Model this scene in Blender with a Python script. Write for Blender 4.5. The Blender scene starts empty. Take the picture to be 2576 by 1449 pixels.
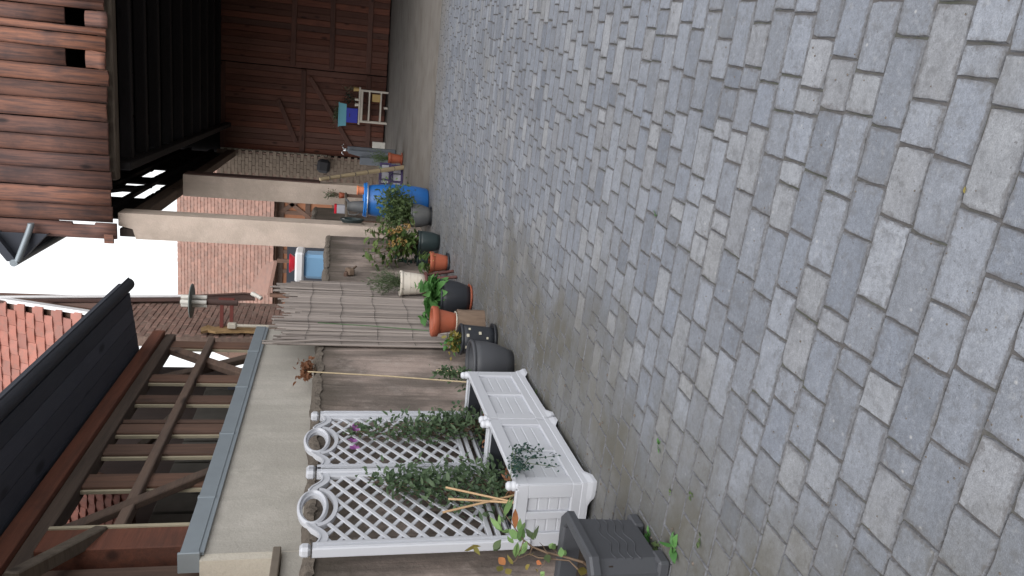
import bpy, math, random
from mathutils import Vector, Matrix
rnd = random.Random(7)
R_ = math.radians
sc = bpy.context.scene
COL = sc.collection

# ------------------------------------------------------------------ camera
CAM_F, YAW, PITCH, ROLL, CAM_H = 1917.4, .25272, .2318, .0396, 1.56
def _basis():
    cp, sp, cr, sr = math.cos(PITCH), math.sin(PITCH), math.cos(ROLL), math.sin(ROLL)
    fwd, up, right = Vector((0, cp, -sp)), Vector((0, sp, cp)), Vector((1, 0, 0))
    r2, u2 = cr*right + sr*up, -sr*right + cr*up
    Z = Matrix.Rotation(YAW, 3, 'Z')
    return Z @ r2, Z @ u2, Z @ fwd
RIGHT, UP, FWD = _basis()
CC = Vector((0, 0, CAM_H))
cam_d = bpy.data.cameras.new('camera'); cam = bpy.data.objects.new('camera', cam_d); COL.objects.link(cam)
cam_d.sensor_width = 36; cam_d.sensor_fit = 'HORIZONTAL'; cam_d.lens = CAM_F/2576*36
cam_d.clip_start = .05; cam_d.clip_end = 2000
m3 = Matrix((-UP, RIGHT, -FWD)).transposed()          # phone held upright, picture stored on its side
cam.matrix_world = Matrix.Translation(CC) @ m3.to_4x4()
sc.camera = cam
# surveying helpers: a sighting through the photograph meets the ground, a wall plane X or a plane Y
def ray(x, y):
    return RIGHT*((1449-y)-724.5) + UP*(1288-x) + FWD*CAM_F
def gp(x, y, z=0.0):
    d = ray(x, y); return CC + d*((z-CAM_H)/d.z)
def onX(x, y, X):
    d = ray(x, y); return CC + d*(X/d.x)
def onY(x, y, Y):
    d = ray(x, y); return CC + d*(Y/d.y)
def zat(P, x):
    lo, hi = -1.0, 12.0
    for _ in range(40):
        m = (lo+hi)/2; v = Vector((P[0], P[1], m))-CC
        px = 1288 - v.dot(UP)/v.dot(FWD)*CAM_F
        if px > x: lo = m
        else: hi = m
    return m

# ------------------------------------------------------------------ sky, sun, exposure
SUN_EL, SUN_ROT = R_(42), R_(165)
w = bpy.data.worlds.new('World'); sc.world = w; w.use_nodes = True
nt = w.node_tree; nt.nodes.clear()
sky = nt.nodes.new('ShaderNodeTexSky'); sky.sky_type = 'NISHITA'; sky.sun_disc = False
sky.sun_elevation = SUN_EL; sky.sun_rotation = SUN_ROT
sky.air_density = 1.0; sky.dust_density = 6.0; sky.ozone_density = 1.0
hs = nt.nodes.new('ShaderNodeHueSaturation'); hs.inputs['Saturation'].default_value = .22
# an even overcast: the clear-sky gradient is flattened to a thin white cloud deck
gm = nt.nodes.new('ShaderNodeGamma'); gm.inputs['Gamma'].default_value = .3
ml = nt.nodes.new('ShaderNodeVectorMath'); ml.operation = 'SCALE'; ml.inputs['Scale'].default_value = 4.6
bg = nt.nodes.new('ShaderNodeBackground'); bg.inputs['Strength'].default_value = .15
wo = nt.nodes.new('ShaderNodeOutputWorld')
nt.links.new(sky.outputs[0], hs.inputs['Color']); nt.links.new(hs.outputs[0], gm.inputs[0]); nt.links.new(gm.outputs[0], ml.inputs[0])
nt.links.new(ml.outputs[0], bg.inputs[0]); nt.links.new(bg.outputs[0], wo.inputs[0])
sl = bpy.data.lights.new('sun', 'SUN'); sl.energy = 1.2; sl.angle = R_(60); sl.color = (1, .97, .93)
so = bpy.data.objects.new('sun', sl); COL.objects.link(so)
# Nishita: rotation 0 puts the sun at +Y, growing clockwise
sd = Vector((math.sin(SUN_ROT)*math.cos(SUN_EL), math.cos(SUN_ROT)*math.cos(SUN_EL), math.sin(SUN_EL)))
so.rotation_euler = sd.to_track_quat('Z', 'Y').to_euler(); so.location = (0, 0, 20)
sc.view_settings.view_transform = 'Standard'; sc.view_settings.look = 'None'
sc.view_settings.exposure = .5; sc.view_settings.gamma = 1; sc.view_settings.use_curve_mapping = False
sc.cycles.max_bounces = 8; sc.cycles.diffuse_bounces = 5

# ------------------------------------------------------------------ mesh building
Zv = Vector((0, 0, 1))
WL = {}
class MB:
    def __init__(s): s.v = []; s.f = []; s.s = []
    def add(s, vs, fs, smooth=False):
        o = len(s.v); s.v += [Vector(v) for v in vs]
        for f in fs: s.f.append([i+o for i in f]); s.s.append(smooth)
        return s
    def box(s, c, size, rot=None, bev=0.0):
        c = Vector(c); h = [a/2 for a in size]; b = min(bev, min(h)*.9)
        rot = rot or Matrix.Identity(3)
        if b <= 0:
            vs = [Vector((x*h[0], y*h[1], z*h[2])) for x in (-1, 1) for y in (-1, 1) for z in (-1, 1)]
            fs = [(0, 1, 3, 2), (4, 6, 7, 5), (0, 4, 5, 1), (2, 3, 7, 6), (0, 2, 6, 4), (1, 5, 7, 3)]
        else:
            vs = []; idx = {}
            for x in (-1, 1):
                for y in (-1, 1):
                    for z in (-1, 1):
                        for a in range(3):
                            p = [x*h[0], y*h[1], z*h[2]]
                            for k in range(3):
                                if k != a: p[k] -= (x, y, z)[k]*b
                            idx[(x, y, z, a)] = len(vs); vs.append(Vector(p))
            fs = []
            for a in range(3):
                u, w_ = (a+1) % 3, (a+2) % 3
                for sg in (-1, 1):
                    q = []
                    for su, sw in ((-1, -1), (1, -1), (1, 1), (-1, 1)):
                        k = [0, 0, 0]; k[a] = sg; k[u] = su; k[w_] = sw; q.append(idx[(*k, a)])
                    fs.append(q)
                for su in (-1, 1):
                    for sw in (-1, 1):
                        k0 = [0, 0, 0]; k0[u] = su; k0[w_] = sw; k1 = list(k0); k0[a] = -1; k1[a] = 1
                        fs.append([idx[(*k0, u)], idx[(*k1, u)], idx[(*k1, w_)], idx[(*k0, w_)]])
            for x in (-1, 1):
                for y in (-1, 1):
                    for z in (-1, 1): fs.append([idx[(x, y, z, a)] for a in range(3)])
        out = []
        for f in fs:
            n = (vs[f[1]]-vs[f[0]]).cross(vs[f[2]]-vs[f[0]]); m = sum((vs[i] for i in f), Vector())
            out.append(f if n.dot(m) > 0 else f[::-1])
        return s.add([rot @ v + c for v in vs], out)
    def beam(s, a, b, w_, h_, up=Zv, bev=0.0):
        a, b = Vector(a), Vector(b); d = (b-a); L = d.length; d.normalize()
        if abs(d.dot(up)) > .98: up = Vector((1, 0, 0)) if abs(d.x) < .9 else Vector((0, 1, 0))
        sd_ = d.cross(up).normalized(); u2 = sd_.cross(d)
        return s.box((a+b)/2, (w_, L, h_), Matrix((sd_, d, u2)).transposed(), bev)
    def tube(s, path, r, n=8, cap=True, smooth=True):
        P = [Vector(p) for p in path]; rs = r if isinstance(r, (list, tuple)) else [r]*len(P)
        vs = []; fs = []; u = None
        for i, p in enumerate(P):
            t = (P[min(i+1, len(P)-1)]-P[max(i-1, 0)]).normalized()
            if u is None:
                u = t.cross(Vector((.3, .2, .9))); u = u if u.length > .1 else t.cross(Vector((1, 0, 0)))
            u = (u - t*u.dot(t)).normalized(); v = t.cross(u)
            for k in range(n):
                a = 2*math.pi*k/n; vs.append(p + (u*math.cos(a)+v*math.sin(a))*rs[i])
        for i in range(len(P)-1):
            for k in range(n):
                k2 = (k+1) % n; fs.append((i*n+k, i*n+k2, (i+1)*n+k2, (i+1)*n+k))
        s.add(vs, fs, smooth)
        if cap:
            s.add(vs[:n], [list(range(n))[::-1]]); s.add(vs[-n:], [list(range(n))])
        return s
    def lathe(s, prof, n=24, c=(0, 0, 0), rot=None, smooth=True):
        c = Vector(c); rot = rot or Matrix.Identity(3); vs = []; fs = []
        for r, z in prof:
            for k in range(n):
                a = 2*math.pi*k/n; vs.append(rot @ Vector((r*math.cos(a), r*math.sin(a), z)) + c)
        for i in range(len(prof)-1):
            for k in range(n):
                k2 = (k+1) % n; fs.append((i*n+k, i*n+k2, (i+1)*n+k2, (i+1)*n+k))
        return s.add(vs, fs, smooth)
    def sweep(s, path, nrm, w_, d_, depth_dir):
        """rectangular bar along path: w_ across (in-plane), d_ along depth_dir"""
        P = [Vector(p) for p in path]; D = Vector(depth_dir).normalized(); vs = []; fs = []
        for i, p in enumerate(P):
            t = (P[min(i+1, len(P)-1)]-P[max(i-1, 0)]).normalized(); q = t.cross(D).normalized()
            for a, b in ((-1, -1), (1, -1), (1, 1), (-1, 1)): vs.append(p + q*a*w_/2 + D*b*d_/2)
        for i in range(len(P)-1):
            for k in range(4):
                k2 = (k+1) % 4; fs.append((i*4+k, i*4+k2, (i+1)*4+k2, (i+1)*4+k))
        fs += [(3, 2, 1, 0), tuple(len(vs)-4+k for k in range(4))]
        return s.add(vs, fs)
    def mesh(s, name, mat, off=Vector()):
        me = bpy.data.meshes.new(name)
        me.from_pydata([v-off for v in s.v], [], s.f)
        me.polygons.foreach_set('use_smooth', s.s); me.materials.append(mat); me.update()
        return me
    def build(s, name, mat, parent=None, kind=None):
        off = WL[parent] if parent else Vector()
        if not parent and s.v:
            xs = [v.x for v in s.v]; ys = [v.y for v in s.v]; off = Vector(((min(xs)+max(xs))/2, (min(ys)+max(ys))/2, min(v.z for v in s.v)))
        o = bpy.data.objects.new(name, s.mesh(name, mat, off)); COL.objects.link(o)
        if parent: o.parent = parent; WL[o] = off
        else: o.location = off; WL[o] = off
        if kind: o['kind'] = kind
        return o
def thing(name, loc, label, cat, group=None):
    o = bpy.data.objects.new(name, None); COL.objects.link(o); o.location = loc; WL[o] = Vector(loc)
    o.empty_display_size = .1
    return tag(o, label, cat, group)
def tag(o, label, cat, group=None):
    o['label'] = label; o['category'] = cat
    if group: o['group'] = group
    return o
def inst(name, me, parent, M):
    o = bpy.data.objects.new(name, me); COL.objects.link(o); o.parent = parent
    o.matrix_basis = Matrix.Translation(-WL[parent]) @ M
    return o

# ------------------------------------------------------------------ materials
def srgb(*c):
    return tuple(((x/255)/12.92 if x/255 <= .04045 else ((x/255+.055)/1.055)**2.4) for x in c)
class NT:
    def __init__(s, name):
        s.m = bpy.data.materials.new(name); s.m.use_nodes = True; s.t = s.m.node_tree
        s.b = s.t.nodes['Principled BSDF']
    def n(s, typ, **kw):
        nd = s.t.nodes.new(typ)
        for k, v in kw.items():
            if k.startswith('_'): setattr(nd, k[1:], v)
            else: s.put(nd.inputs[k], v)
        return nd
    def put(s, sock, v):
        if isinstance(v, bpy.types.NodeSocket): s.t.links.new(v, sock)
        elif isinstance(v, bpy.types.Node): s.t.links.new(v.outputs[0], sock)
        else: sock.default_value = v
    def math(s, op, a, b=0.0, c=None, clamp=False):
        nd = s.t.nodes.new('ShaderNodeMath'); nd.operation = op; nd.use_clamp = clamp
        s.put(nd.inputs[0], a); s.put(nd.inputs[1], b)
        if c is not None: s.put(nd.inputs[2], c)
        return nd.outputs[0]
    def mix(s, f, a, b, typ='MIX'):
        nd = s.t.nodes.new('ShaderNodeMix'); nd.data_type = 'RGBA'; nd.blend_type = typ
        s.put(nd.inputs[0], f)
        for i, v in ((6, a), (7, b)):
            if isinstance(v, tuple): v = (*v[:3], 1)
            s.put(nd.inputs[i], v)
        return nd.outputs[2]
    def noise(s, vec, scale, detail=4, rough=.6):
        nd = s.n('ShaderNodeTexNoise', Scale=scale, Detail=detail, Roughness=rough); s.put(nd.inputs['Vector'], vec)
        return nd.outputs[0]
    def step(s, v, lo, hi):
        nd = s.n('ShaderNodeMapRange', _interpolation_type='SMOOTHSTEP'); s.put(nd.inputs[0], v)
        nd.inputs[1].default_value = lo; nd.inputs[2].default_value = hi
        return nd.outputs[0]
    def scale(s, col, f):
        nd = s.t.nodes.new('ShaderNodeVectorMath'); nd.operation = 'SCALE'
        s.put(nd.inputs[0], col if not isinstance(col, tuple) else Vector(col[:3])); s.put(nd.inputs['Scale'], f); return nd.outputs[0]
    def coords(s, world=False, mul=(1, 1, 1)):
        if world: v = s.n('ShaderNodeNewGeometry').outputs['Position']
        else:
            v = s.n('ShaderNodeTexCoord').outputs['Object']
            oi = s.n('ShaderNodeObjectInfo').outputs['Random']
            a = s.n('ShaderNodeVectorMath', _operation='ADD'); s.put(a.inputs[0], v)
            cx = s.n('ShaderNodeCombineXYZ'); 
            for i, k in enumerate((37., 91., 53.)): s.put(cx.inputs[i], s.math('MULTIPLY', oi, k))
            s.put(a.inputs[1], cx.outputs[0]); v = a.outputs[0]
        mp = s.n('ShaderNodeMapping'); s.put(mp.inputs[0], v); mp.inputs['Scale'].default_value = mul
        return mp.outputs[0]
    def rand(s):
        a = s.n('ShaderNodeObjectInfo').outputs['Random']; b = s.n('ShaderNodeNewGeometry').outputs['Random Per Island']
        return s.math('FRACT', s.math('ADD', a, b))
    def bump(s, h, strength=.3, dist=.01):
        nd = s.n('ShaderNodeBump', Strength=strength, Distance=dist); s.put(nd.inputs['Height'], h)
        s.t.links.new(nd.outputs[0], s.b.inputs['Normal'])
    def done(s, col, rough=.8, spec=.3):
        if isinstance(col, tuple): s.b.inputs['Base Color'].default_value = (*col[:3], 1)
        else: s.t.links.new(col, s.b.inputs['Base Color'])
        s.put(s.b.inputs['Roughness'], rough); s.b.inputs['Specular IOR Level'].default_value = spec
        return s.m
def mat(name, base, rough=.7, var=.15, scale=6, isl=0.0, dirt=None, dirt_amt=.5, dscale=4, bump=.15, bscale=60, bdist=.004,
        spec=.3, mul=(1, 1, 1), world=False, tint=None, metal=0, trans=0):
    t = NT(name); v = t.coords(world, mul)
    n1 = t.noise(v, scale)
    f = t.math('ADD', 1-var, t.math('MULTIPLY', n1, 2*var))
    col = base
    if isl or tint:
        r = t.rand()
        if tint: col = t.mix(r, base, tint)
        f = t.math('MULTIPLY', f, t.math('ADD', 1-isl, t.math('MULTIPLY', r if not tint else t.math('FRACT', t.math('MULTIPLY', r, 7.31)), 2*isl)))
    col = t.scale(col, f)
    if dirt:
        col = t.mix(t.math('MULTIPLY', t.step(t.noise(v, dscale, 6, .65), .45, .68), dirt_amt), col, dirt)
    if bump: t.bump(t.noise(v, bscale, 5), bump, bdist)
    t.b.inputs['Metallic'].default_value = metal
    m = t.done(col, rough, spec)
    if trans: t.b.inputs['Transmission Weight'].default_value = trans
    return m
def wood(name, base, dark, along=2, rough=.75, isl=.25, contrast=.6, knots=True, tint=None):
    """weathered plank: streaks along one axis, knots, per-plank tone"""
    t = NT(name); mul = [9, 9, 9]; mul[along] = .55
    v = t.coords(False, tuple(mul)); v1 = t.coords(False, (1, 1, 1))
    g = t.noise(v, 2.2, 7, .7); g2 = t.noise(v, 11, 3, .6)
    r = t.rand()
    b0 = base if not tint else t.mix(r, base, tint)
    col = t.mix(t.math('MULTIPLY', t.step(g, .35, .7), contrast), b0, dark)
    col = t.mix(t.math('MULTIPLY', t.step(t.noise(v1, 1.7, 5), .5, .72), .55), col, dark)
    col = t.scale(col, t.math('ADD', .8, t.math('MULTIPLY', g2, .4)))
    r2 = t.math('FRACT', t.math('MULTIPLY', r, 13.7))
    col = t.scale(col, t.math('ADD', 1-isl, t.math('MULTIPLY', r2, 2*isl)))
    if knots:
        mv = [3.2, 3.2, 3.2]; mv[along] = 1.3
        vo = t.n('ShaderNodeTexVoronoi', Scale=1.0); t.put(vo.inputs['Vector'], t.coords(False, tuple(mv)))
        col = t.mix(t.math('SUBTRACT', .85, t.step(vo.outputs['Distance'], .05, .2), clamp=True), col, tuple(c*.45 for c in dark))
    t.bump(t.math('ADD', g, t.math('MULTIPLY', g2, .4)), .5, .006)
    return t.done(col, rough, .25)

def paver_mat(name):
    t = NT(name); P = t.coords(True); r = t.rand()
    r2 = t.math('FRACT', t.math('MULTIPLY', r, 17.3))
    col = t.mix(r, (.150, .166, .199), (.199, .213, .243))
    tan = t.step(r2, .86, .9)
    col = t.mix(t.math('MULTIPLY', tan, .3), col, (.275, .268, .262))
    r3 = t.math('FRACT', t.math('MULTIPLY', r, 29.9))
    col = t.scale(col, t.math('ADD', .84, t.math('MULTIPLY', r3, .32)))
    col = t.mix(t.math('MULTIPLY', t.step(t.math('FRACT', t.math('MULTIPLY', r, 41.3)), .88, .93), .55), col, (.25, .255, .266))
    # cloudy wear, aggregate and pits
    col = t.scale(col, t.math('ADD', .62, t.math('MULTIPLY', t.noise(P, 11, 6, .68), .76)))
    col = t.scale(col, t.math('ADD', .45, t.math('MULTIPLY', t.noise(P, 230, 3, .75), 1.1)))
    col = t.scale(col, t.math('ADD', .60, t.math('MULTIPLY', t.noise(P, 62, 4, .7), .8)))
    pit = t.math('MULTIPLY', t.step(t.noise(P, 85, 3, .75), .60, .68), t.step(t.noise(P, 14, 3), .42, .62))
    col = t.mix(t.math('MULTIPLY', pit, .75), col, (.05, .047, .047))
    vo2 = t.n('ShaderNodeTexVoronoi', Scale=38.); t.put(vo2.inputs['Vector'], P)
    sel2 = t.step(t.n('ShaderNodeSeparateColor', Color=vo2.outputs['Color']).outputs[1], .955, .97)
    lite = t.math('MULTIPLY', sel2, t.math('SUBTRACT', 1., t.step(vo2.outputs['Distance'], .05, .3)))
    col = t.mix(t.math('MULTIPLY', lite, .6), col, (.42, .42, .42))
    # earth working in from the joints: ragged dirty margins, fewer on some blocks
    def uvs(nm):
        nd = t.n('ShaderNodeUVMap'); nd.uv_map = nm; sp = t.n('ShaderNodeSeparateXYZ', Vector=nd.outputs[0]); return sp.outputs
    a, b = uvs('loc'), uvs('dim')
    ed = t.math('MINIMUM', t.math('SUBTRACT', b[0], t.math('ABSOLUTE', a[0])), t.math('SUBTRACT', b[1], t.math('ABSOLUTE', a[1])))
    rag = t.math('ADD', t.math('MULTIPLY', t.math('SUBTRACT', t.noise(P, 48, 5, .7), .5), .045), t.math('MULTIPLY', t.math('SUBTRACT', t.noise(P, 6, 4), .5), .05))
    dirtm = t.math('SUBTRACT', 1., t.step(t.math('SUBTRACT', ed, rag), .001, .017))
    col = t.mix(t.math('MULTIPLY', dirtm, .66), col, (.085, .08, .082))
    col = t.mix(t.math('MULTIPLY', t.step(t.noise(P, 19, 5, .7), .50, .66), .5), col, (.105, .107, .115))
    col = t.mix(t.math('MULTIPLY', t.step(t.noise(P, 31, 5, .7), .55, .7), .35), col, (.28, .285, .295))
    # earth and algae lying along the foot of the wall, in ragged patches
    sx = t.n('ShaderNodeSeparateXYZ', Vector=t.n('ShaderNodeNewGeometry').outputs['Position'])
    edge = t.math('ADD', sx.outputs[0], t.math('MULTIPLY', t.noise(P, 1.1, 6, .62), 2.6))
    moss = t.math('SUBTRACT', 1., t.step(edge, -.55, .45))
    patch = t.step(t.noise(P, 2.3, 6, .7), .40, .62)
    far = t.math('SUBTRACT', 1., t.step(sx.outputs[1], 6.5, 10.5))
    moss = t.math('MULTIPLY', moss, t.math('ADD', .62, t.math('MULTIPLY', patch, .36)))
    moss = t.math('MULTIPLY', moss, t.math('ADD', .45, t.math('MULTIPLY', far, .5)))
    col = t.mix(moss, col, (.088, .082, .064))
    dust = t.step(t.math('ADD', sx.outputs[1], t.math('MULTIPLY', t.noise(P, 1.4, 5, .65), 2.4)), 12.6, 14.2)
    col = t.mix(t.math('MULTIPLY', dust, .75), col, (.15, .14, .13))
    blot = t.math('MULTIPLY', t.step(t.noise(P, .9, 5, .6), .52, .7), .35)
    col = t.mix(blot, col, (.17, .165, .155))
    t.bump(t.math('ADD', t.noise(P, 260, 3), t.math('MULTIPLY', t.noise(P, 40, 3), .8)), .45, .004)
    return t.done(col, t.math('ADD', .40, t.math('MULTIPLY', t.noise(P, 7, 3), .3)), .55)
def wall_mat(name, base, dark, light, streak=True, moss=None, top=1.7):
    t = NT(name); P = t.coords(True); S = t.coords(True, (1, 1, .16))
    col = t.mix(t.step(t.noise(P, 1.6, 6, .65), .35, .68), base, dark)
    col = t.mix(t.math('MULTIPLY', t.step(t.noise(P, 4.5, 6, .7), .5, .7), .5), col, light)
    if streak:
        col = t.mix(t.math('MULTIPLY', t.step(t.noise(S, 2.6, 6, .68), .42, .60), .8), col, dark)
    if moss:
        sz = t.n('ShaderNodeSeparateXYZ', Vector=t.n('ShaderNodeNewGeometry').outputs['Position']).outputs[2]
        e = t.math('ADD', sz, t.math('MULTIPLY', t.noise(S, 4, 6, .7), .9))
        col = t.mix(t.math('MULTIPLY', t.step(e, top-.05, top+.42), .8), col, moss)
    col = t.scale(col, t.math('ADD', .85, t.math('MULTIPLY', t.noise(P, 90, 3), .3)))
    t.bump(t.math('ADD', t.noise(P, 35, 6, .7), t.noise(P, 7, 3)), .5, .012)
    return t.done(col, .9, .2)
def leaf_mat(name, a, b, tip=None, rough=.5):
    t = NT(name); r = t.rand()
    col = t.mix(r, a, b)
    col = t.scale(col, t.math('ADD', .75, t.math('MULTIPLY', t.noise(t.coords(True), 25, 2), .5)))
    m = t.done(col, rough, .35)
    # thin leaves let some light through
    tr = t.n('ShaderNodeBsdfTranslucent'); t.put(tr.inputs[0], t.scale(col, 1.4))
    mx = t.n('ShaderNodeMixShader'); mx.inputs[0].default_value = .3
    t.t.links.new(t.b.outputs[0], mx.inputs[1]); t.t.links.new(tr.outputs[0], mx.inputs[2])
    t.t.links.new(mx.outputs[0], t.t.nodes['Material Output'].inputs[0])
    return m

M = {}
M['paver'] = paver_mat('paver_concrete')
M['paver_edge'] = mat('paver_arris', (.15, .155, .17), .9, .45, 70, world=True, dirt=(.085, .08, .078), dirt_amt=.8, dscale=45, bump=.5, bscale=200)
M['joint'] = mat('joint_soil', (.10, .094, .094), .95, .35, 30, world=True, dirt=(.05, .065, .03), dirt_amt=.5, dscale=3, bump=.6, bscale=120)
M['floor'] = mat('barn_floor_concrete', (.155, .142, .13), .85, .3, 1.5, world=True, dirt=(.11, .095, .08), dirt_amt=.7, dscale=1.6, bump=.3, bscale=25)
M['earth'] = mat('yard_earth', (.13, .115, .095), .95, .3, 2, world=True, bump=.4, bscale=10)
M['wallc'] = wall_mat('old_wall_render', (.39, .315, .28), (.135, .115, .102), (.46, .40, .365), moss=(.085, .072, .058))
M['rubble'] = mat('wall_top_rubble', (.13, .11, .092), .95, .5, 14, world=True, bump=.9, bscale=30, bdist=.02)
M['stucco'] = wall_mat('beige_stucco', (.47, .445, .405), (.375, .355, .32), (.53, .505, .46))
M['stucco2'] = wall_mat('pale_stucco', (.55, .51, .44), (.50, .46, .40), (.6, .56, .48), streak=False)
M['pillar'] = wall_mat('pillar_render', (.56, .465, .40), (.45, .375, .32), (.62, .525, .46))
M['zinc'] = mat('zinc_sheet', (.27, .31, .345), .5, .12, 5, bump=.05, metal=.35)
M['ledge'] = mat('brown_ledge', (.16, .135, .11), .8, .2, 12)
M['timber'] = wood('dark_timber', (.17, .095, .068), (.075, .052, .043), 2, tint=(.135, .09, .072))
M['timber_y'] = wood('dark_timber_long', (.145, .108, .088), (.07, .056, .05), 1, tint=(.16, .105, .08))
M['plate'] = wood('red_brown_plate', (.22, .085, .056), (.095, .05, .04), 1)
M['pale_edge'] = mat('pale_edge_strip', (.42, .37, .27), .7, .15, 8)
M['soffit'] = mat('dark_soffit', (.048, .053, .068), .8, .2, 3)
M['soffit_wood'] = wood('soffit_boards', (.072, .078, .10), (.055, .06, .08), 1, contrast=.4)
M['clad'] = wood('cladding_boards', (.20, .105, .085), (.058, .046, .05), 2, isl=.3, contrast=.85, tint=(.31, .135, .082))
M['gate'] = wood('gate_boards', (.17, .062, .04), (.075, .034, .027), 2, isl=.25, tint=(.11, .058, .046))
M['gate_rail'] = wood('gate_rails', (.12, .058, .045), (.055, .032, .027), 0, isl=.15)
M['barndark'] = wood('dark_barn_wood', (.014, .012, .013), (.009, .008, .010), 0, isl=.3)  # near-black tone all over, so joists and boards merge
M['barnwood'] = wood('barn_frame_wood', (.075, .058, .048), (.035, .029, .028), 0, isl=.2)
M['backdark'] = wood('dark_back_boards', (.05, .036, .032), (.03, .024, .024), 2)  # darker copy of the timber: deep shade behind the frame in its colour
M['backpanel'] = mat('grey_back_panel', (.085, .08, .072), .9, .3, 5)  # grey lowered to carry the same deep shade
M['greywood'] = wood('grey_beam', (.15, .125, .10), (.07, .052, .043), 0, isl=.2)
M['brick'] = mat('red_brick', (.25, .15, .122), .9, .35, 16, isl=.16, tint=(.21, .132, .11), dirt=(.2, .155, .13), dirt_amt=.6, dscale=7, bump=.5, bscale=50, bdist=.008)
M['mortar'] = mat('mortar', (.205, .145, .12), .95, .45, 14, bump=.8, bscale=40, bdist=.015)
M['tile'] = mat('red_roof_tile', (.37, .15, .115), .8, .2, 7, isl=.15, tint=(.32, .15, .125), dirt=(.2, .15, .13), dirt_amt=.35, dscale=9, bump=.3)
M['tile_far'] = mat('brown_red_roof_tile', (.29, .165, .132), .85, .2, 5, isl=.14, tint=(.25, .155, .128), dirt=(.17, .14, .125), dirt_amt=.35, bump=.3)
M['whitetrim'] = mat('white_trim', (.72, .72, .74), .5, .05)
M['brownboard'] = wood('brown_board', (.10, .058, .05), (.06, .042, .04), 2, knots=False)
M['orange_panel'] = mat('orange_infill', (.33, .15, .085), .9, .2, 4)
M['sidebrick'] = mat('weathered_side_brick', (.20, .16, .128), .95, .3, 9, isl=.08, tint=(.185, .147, .118), bump=.3, bscale=20, bdist=.01)
M['plastic_w'] = mat('white_plastic', (.51, .525, .57), .38, .03, 4, bump=.06, bscale=140, spec=.45)
M['soil'] = mat('potting_soil', (.045, .034, .027), .95, .4, 30, bump=.9, bscale=60, bdist=.02)
M['grey_pl'] = mat('anthracite_plastic', (.058, .061, .07), .5, .1, 8, bump=.12, bscale=180, spec=.4)
M['black_pl'] = mat('black_plastic', (.026, .029, .036), .45, .15, 8, bump=.1, spec=.4)
M['green_pl'] = mat('dark_green_plastic', (.02, .032, .034), .4, .15, 8, spec=.45)
M['grey_pot'] = mat('grey_pot', (.085, .088, .093), .55, .15, 10, dirt=(.15, .145, .13), dirt_amt=.3, spec=.4)
M['terra'] = mat('terracotta_plastic', (.34, .092, .05), .5, .12, 7, bump=.08, dirt=(.26, .13, .09), dirt_amt=.35)
M['orange'] = mat('orange_pot', (.56, .19, .095), .55, .08)
M['cream'] = mat('cream_bucket', (.66, .61, .54), .5, .07, 8, dirt=(.45, .38, .3), dirt_amt=.4)
M['bluebarrel'] = mat('blue_drum', (.016, .115, .37), .38, .12, 3, spec=.5, bump=.05, dirt=(.03, .12, .32), dirt_amt=.35)
M['bluelid'] = mat('blue_drum_lid', (.015, .15, .48), .3, .1, 3, spec=.5)
M['steel'] = mat('galvanised_steel', (.5, .52, .55), .35, .1, 20, metal=.8)
M['chrome'] = mat('chrome', (.75, .76, .78), .12, .02, metal=1)
M['stool'] = mat('red_brown_stool_wood', (.10, .04, .036), .6, .2, 9)
M['stump'] = wood('log_bark', (.17, .12, .088), (.075, .055, .045), 2)
M['reed'] = mat('dry_reed', (.315, .275, .253), .8, .25, 3, isl=.3, tint=(.235, .205, .19), mul=(6, 6, .5), bump=.3)
M['wire'] = mat('dark_wire', (.07, .065, .06), .6)
M['bamboo'] = mat('bamboo_cane', (.46, .37, .24), .6, .2, 5, isl=.15, mul=(8, 8, .8))
M['cane_green'] = mat('green_stake', (.07, .12, .06), .6, .2)
M['tan_wood'] = mat('tan_stick', (.46, .31, .18), .7, .15)
M['postgrey'] = mat('blue_grey_plastic', (.13, .145, .17), .55, .1, 6)
M['darkbox'] = mat('dark_box', (.028, .028, .032), .7)
M['bench'] = mat('off_white_paint', (.55, .50, .44), .6, .12, 8, dirt=(.3, .26, .22), dirt_amt=.4)
M['royal'] = mat('royal_blue_plastic', (.012, .022, .38), .4, .05, spec=.5)
M['turq'] = mat('pale_turquoise_plastic', (.17, .45, .55), .45, .05)
M['tankblue'] = mat('sky_blue_plastic', (.19, .36, .56), .45, .06)
M['red'] = mat('red_plastic', (.50, .012, .03), .4, .05)
M['purple'] = mat('purple_plastic', (.05, .035, .10), .5, .1)
M['crate_w'] = mat('grey_white_plastic', (.33, .33, .37), .5, .1)
M['cardboard'] = mat('yellow_box', (.45, .31, .13), .8, .1)
M['block'] = mat('white_block', (.55, .53, .49), .85, .1)
M['rust'] = mat('red_oxide_iron', (.145, .04, .034), .75, .2)
M['dish'] = mat('grey_green_disc', (.17, .19, .18), .6, .15)
M['insul'] = mat('white_mast', (.62, .60, .56), .55, .12)
M['creampost'] = mat('cream_pipe', (.50, .46, .39), .6, .1)
M['yellowplaster'] = mat('ochre_plaster', (.34, .22, .11), .95, .3, 9, bump=.7, bscale=25, bdist=.02)
M['sticker'] = mat('pale_sticker', (.48, .45, .36), .7, .2)
M['lf_clim'] = leaf_mat('climber_leaf', (.05, .088, .046), (.115, .17, .09))
M['lf_bright'] = leaf_mat('bright_leaf', (.06, .17, .045), (.11, .26, .075))
M['lf_shrub'] = leaf_mat('shrub_leaf', (.14, .26, .085), (.24, .37, .14), rough=.4)
M['lf_yellow'] = leaf_mat('yellowed_leaf', (.20, .19, .05), (.28, .22, .06))
M['lf_orange'] = leaf_mat('orange_leaf', (.40, .13, .05), (.45, .2, .08))
M['lf_hyd'] = leaf_mat('hydrangea_leaf', (.055, .105, .035), (.14, .20, .06))
M['lf_dark'] = leaf_mat('dark_leaf', (.02, .05, .04), (.035, .075, .06))
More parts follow.
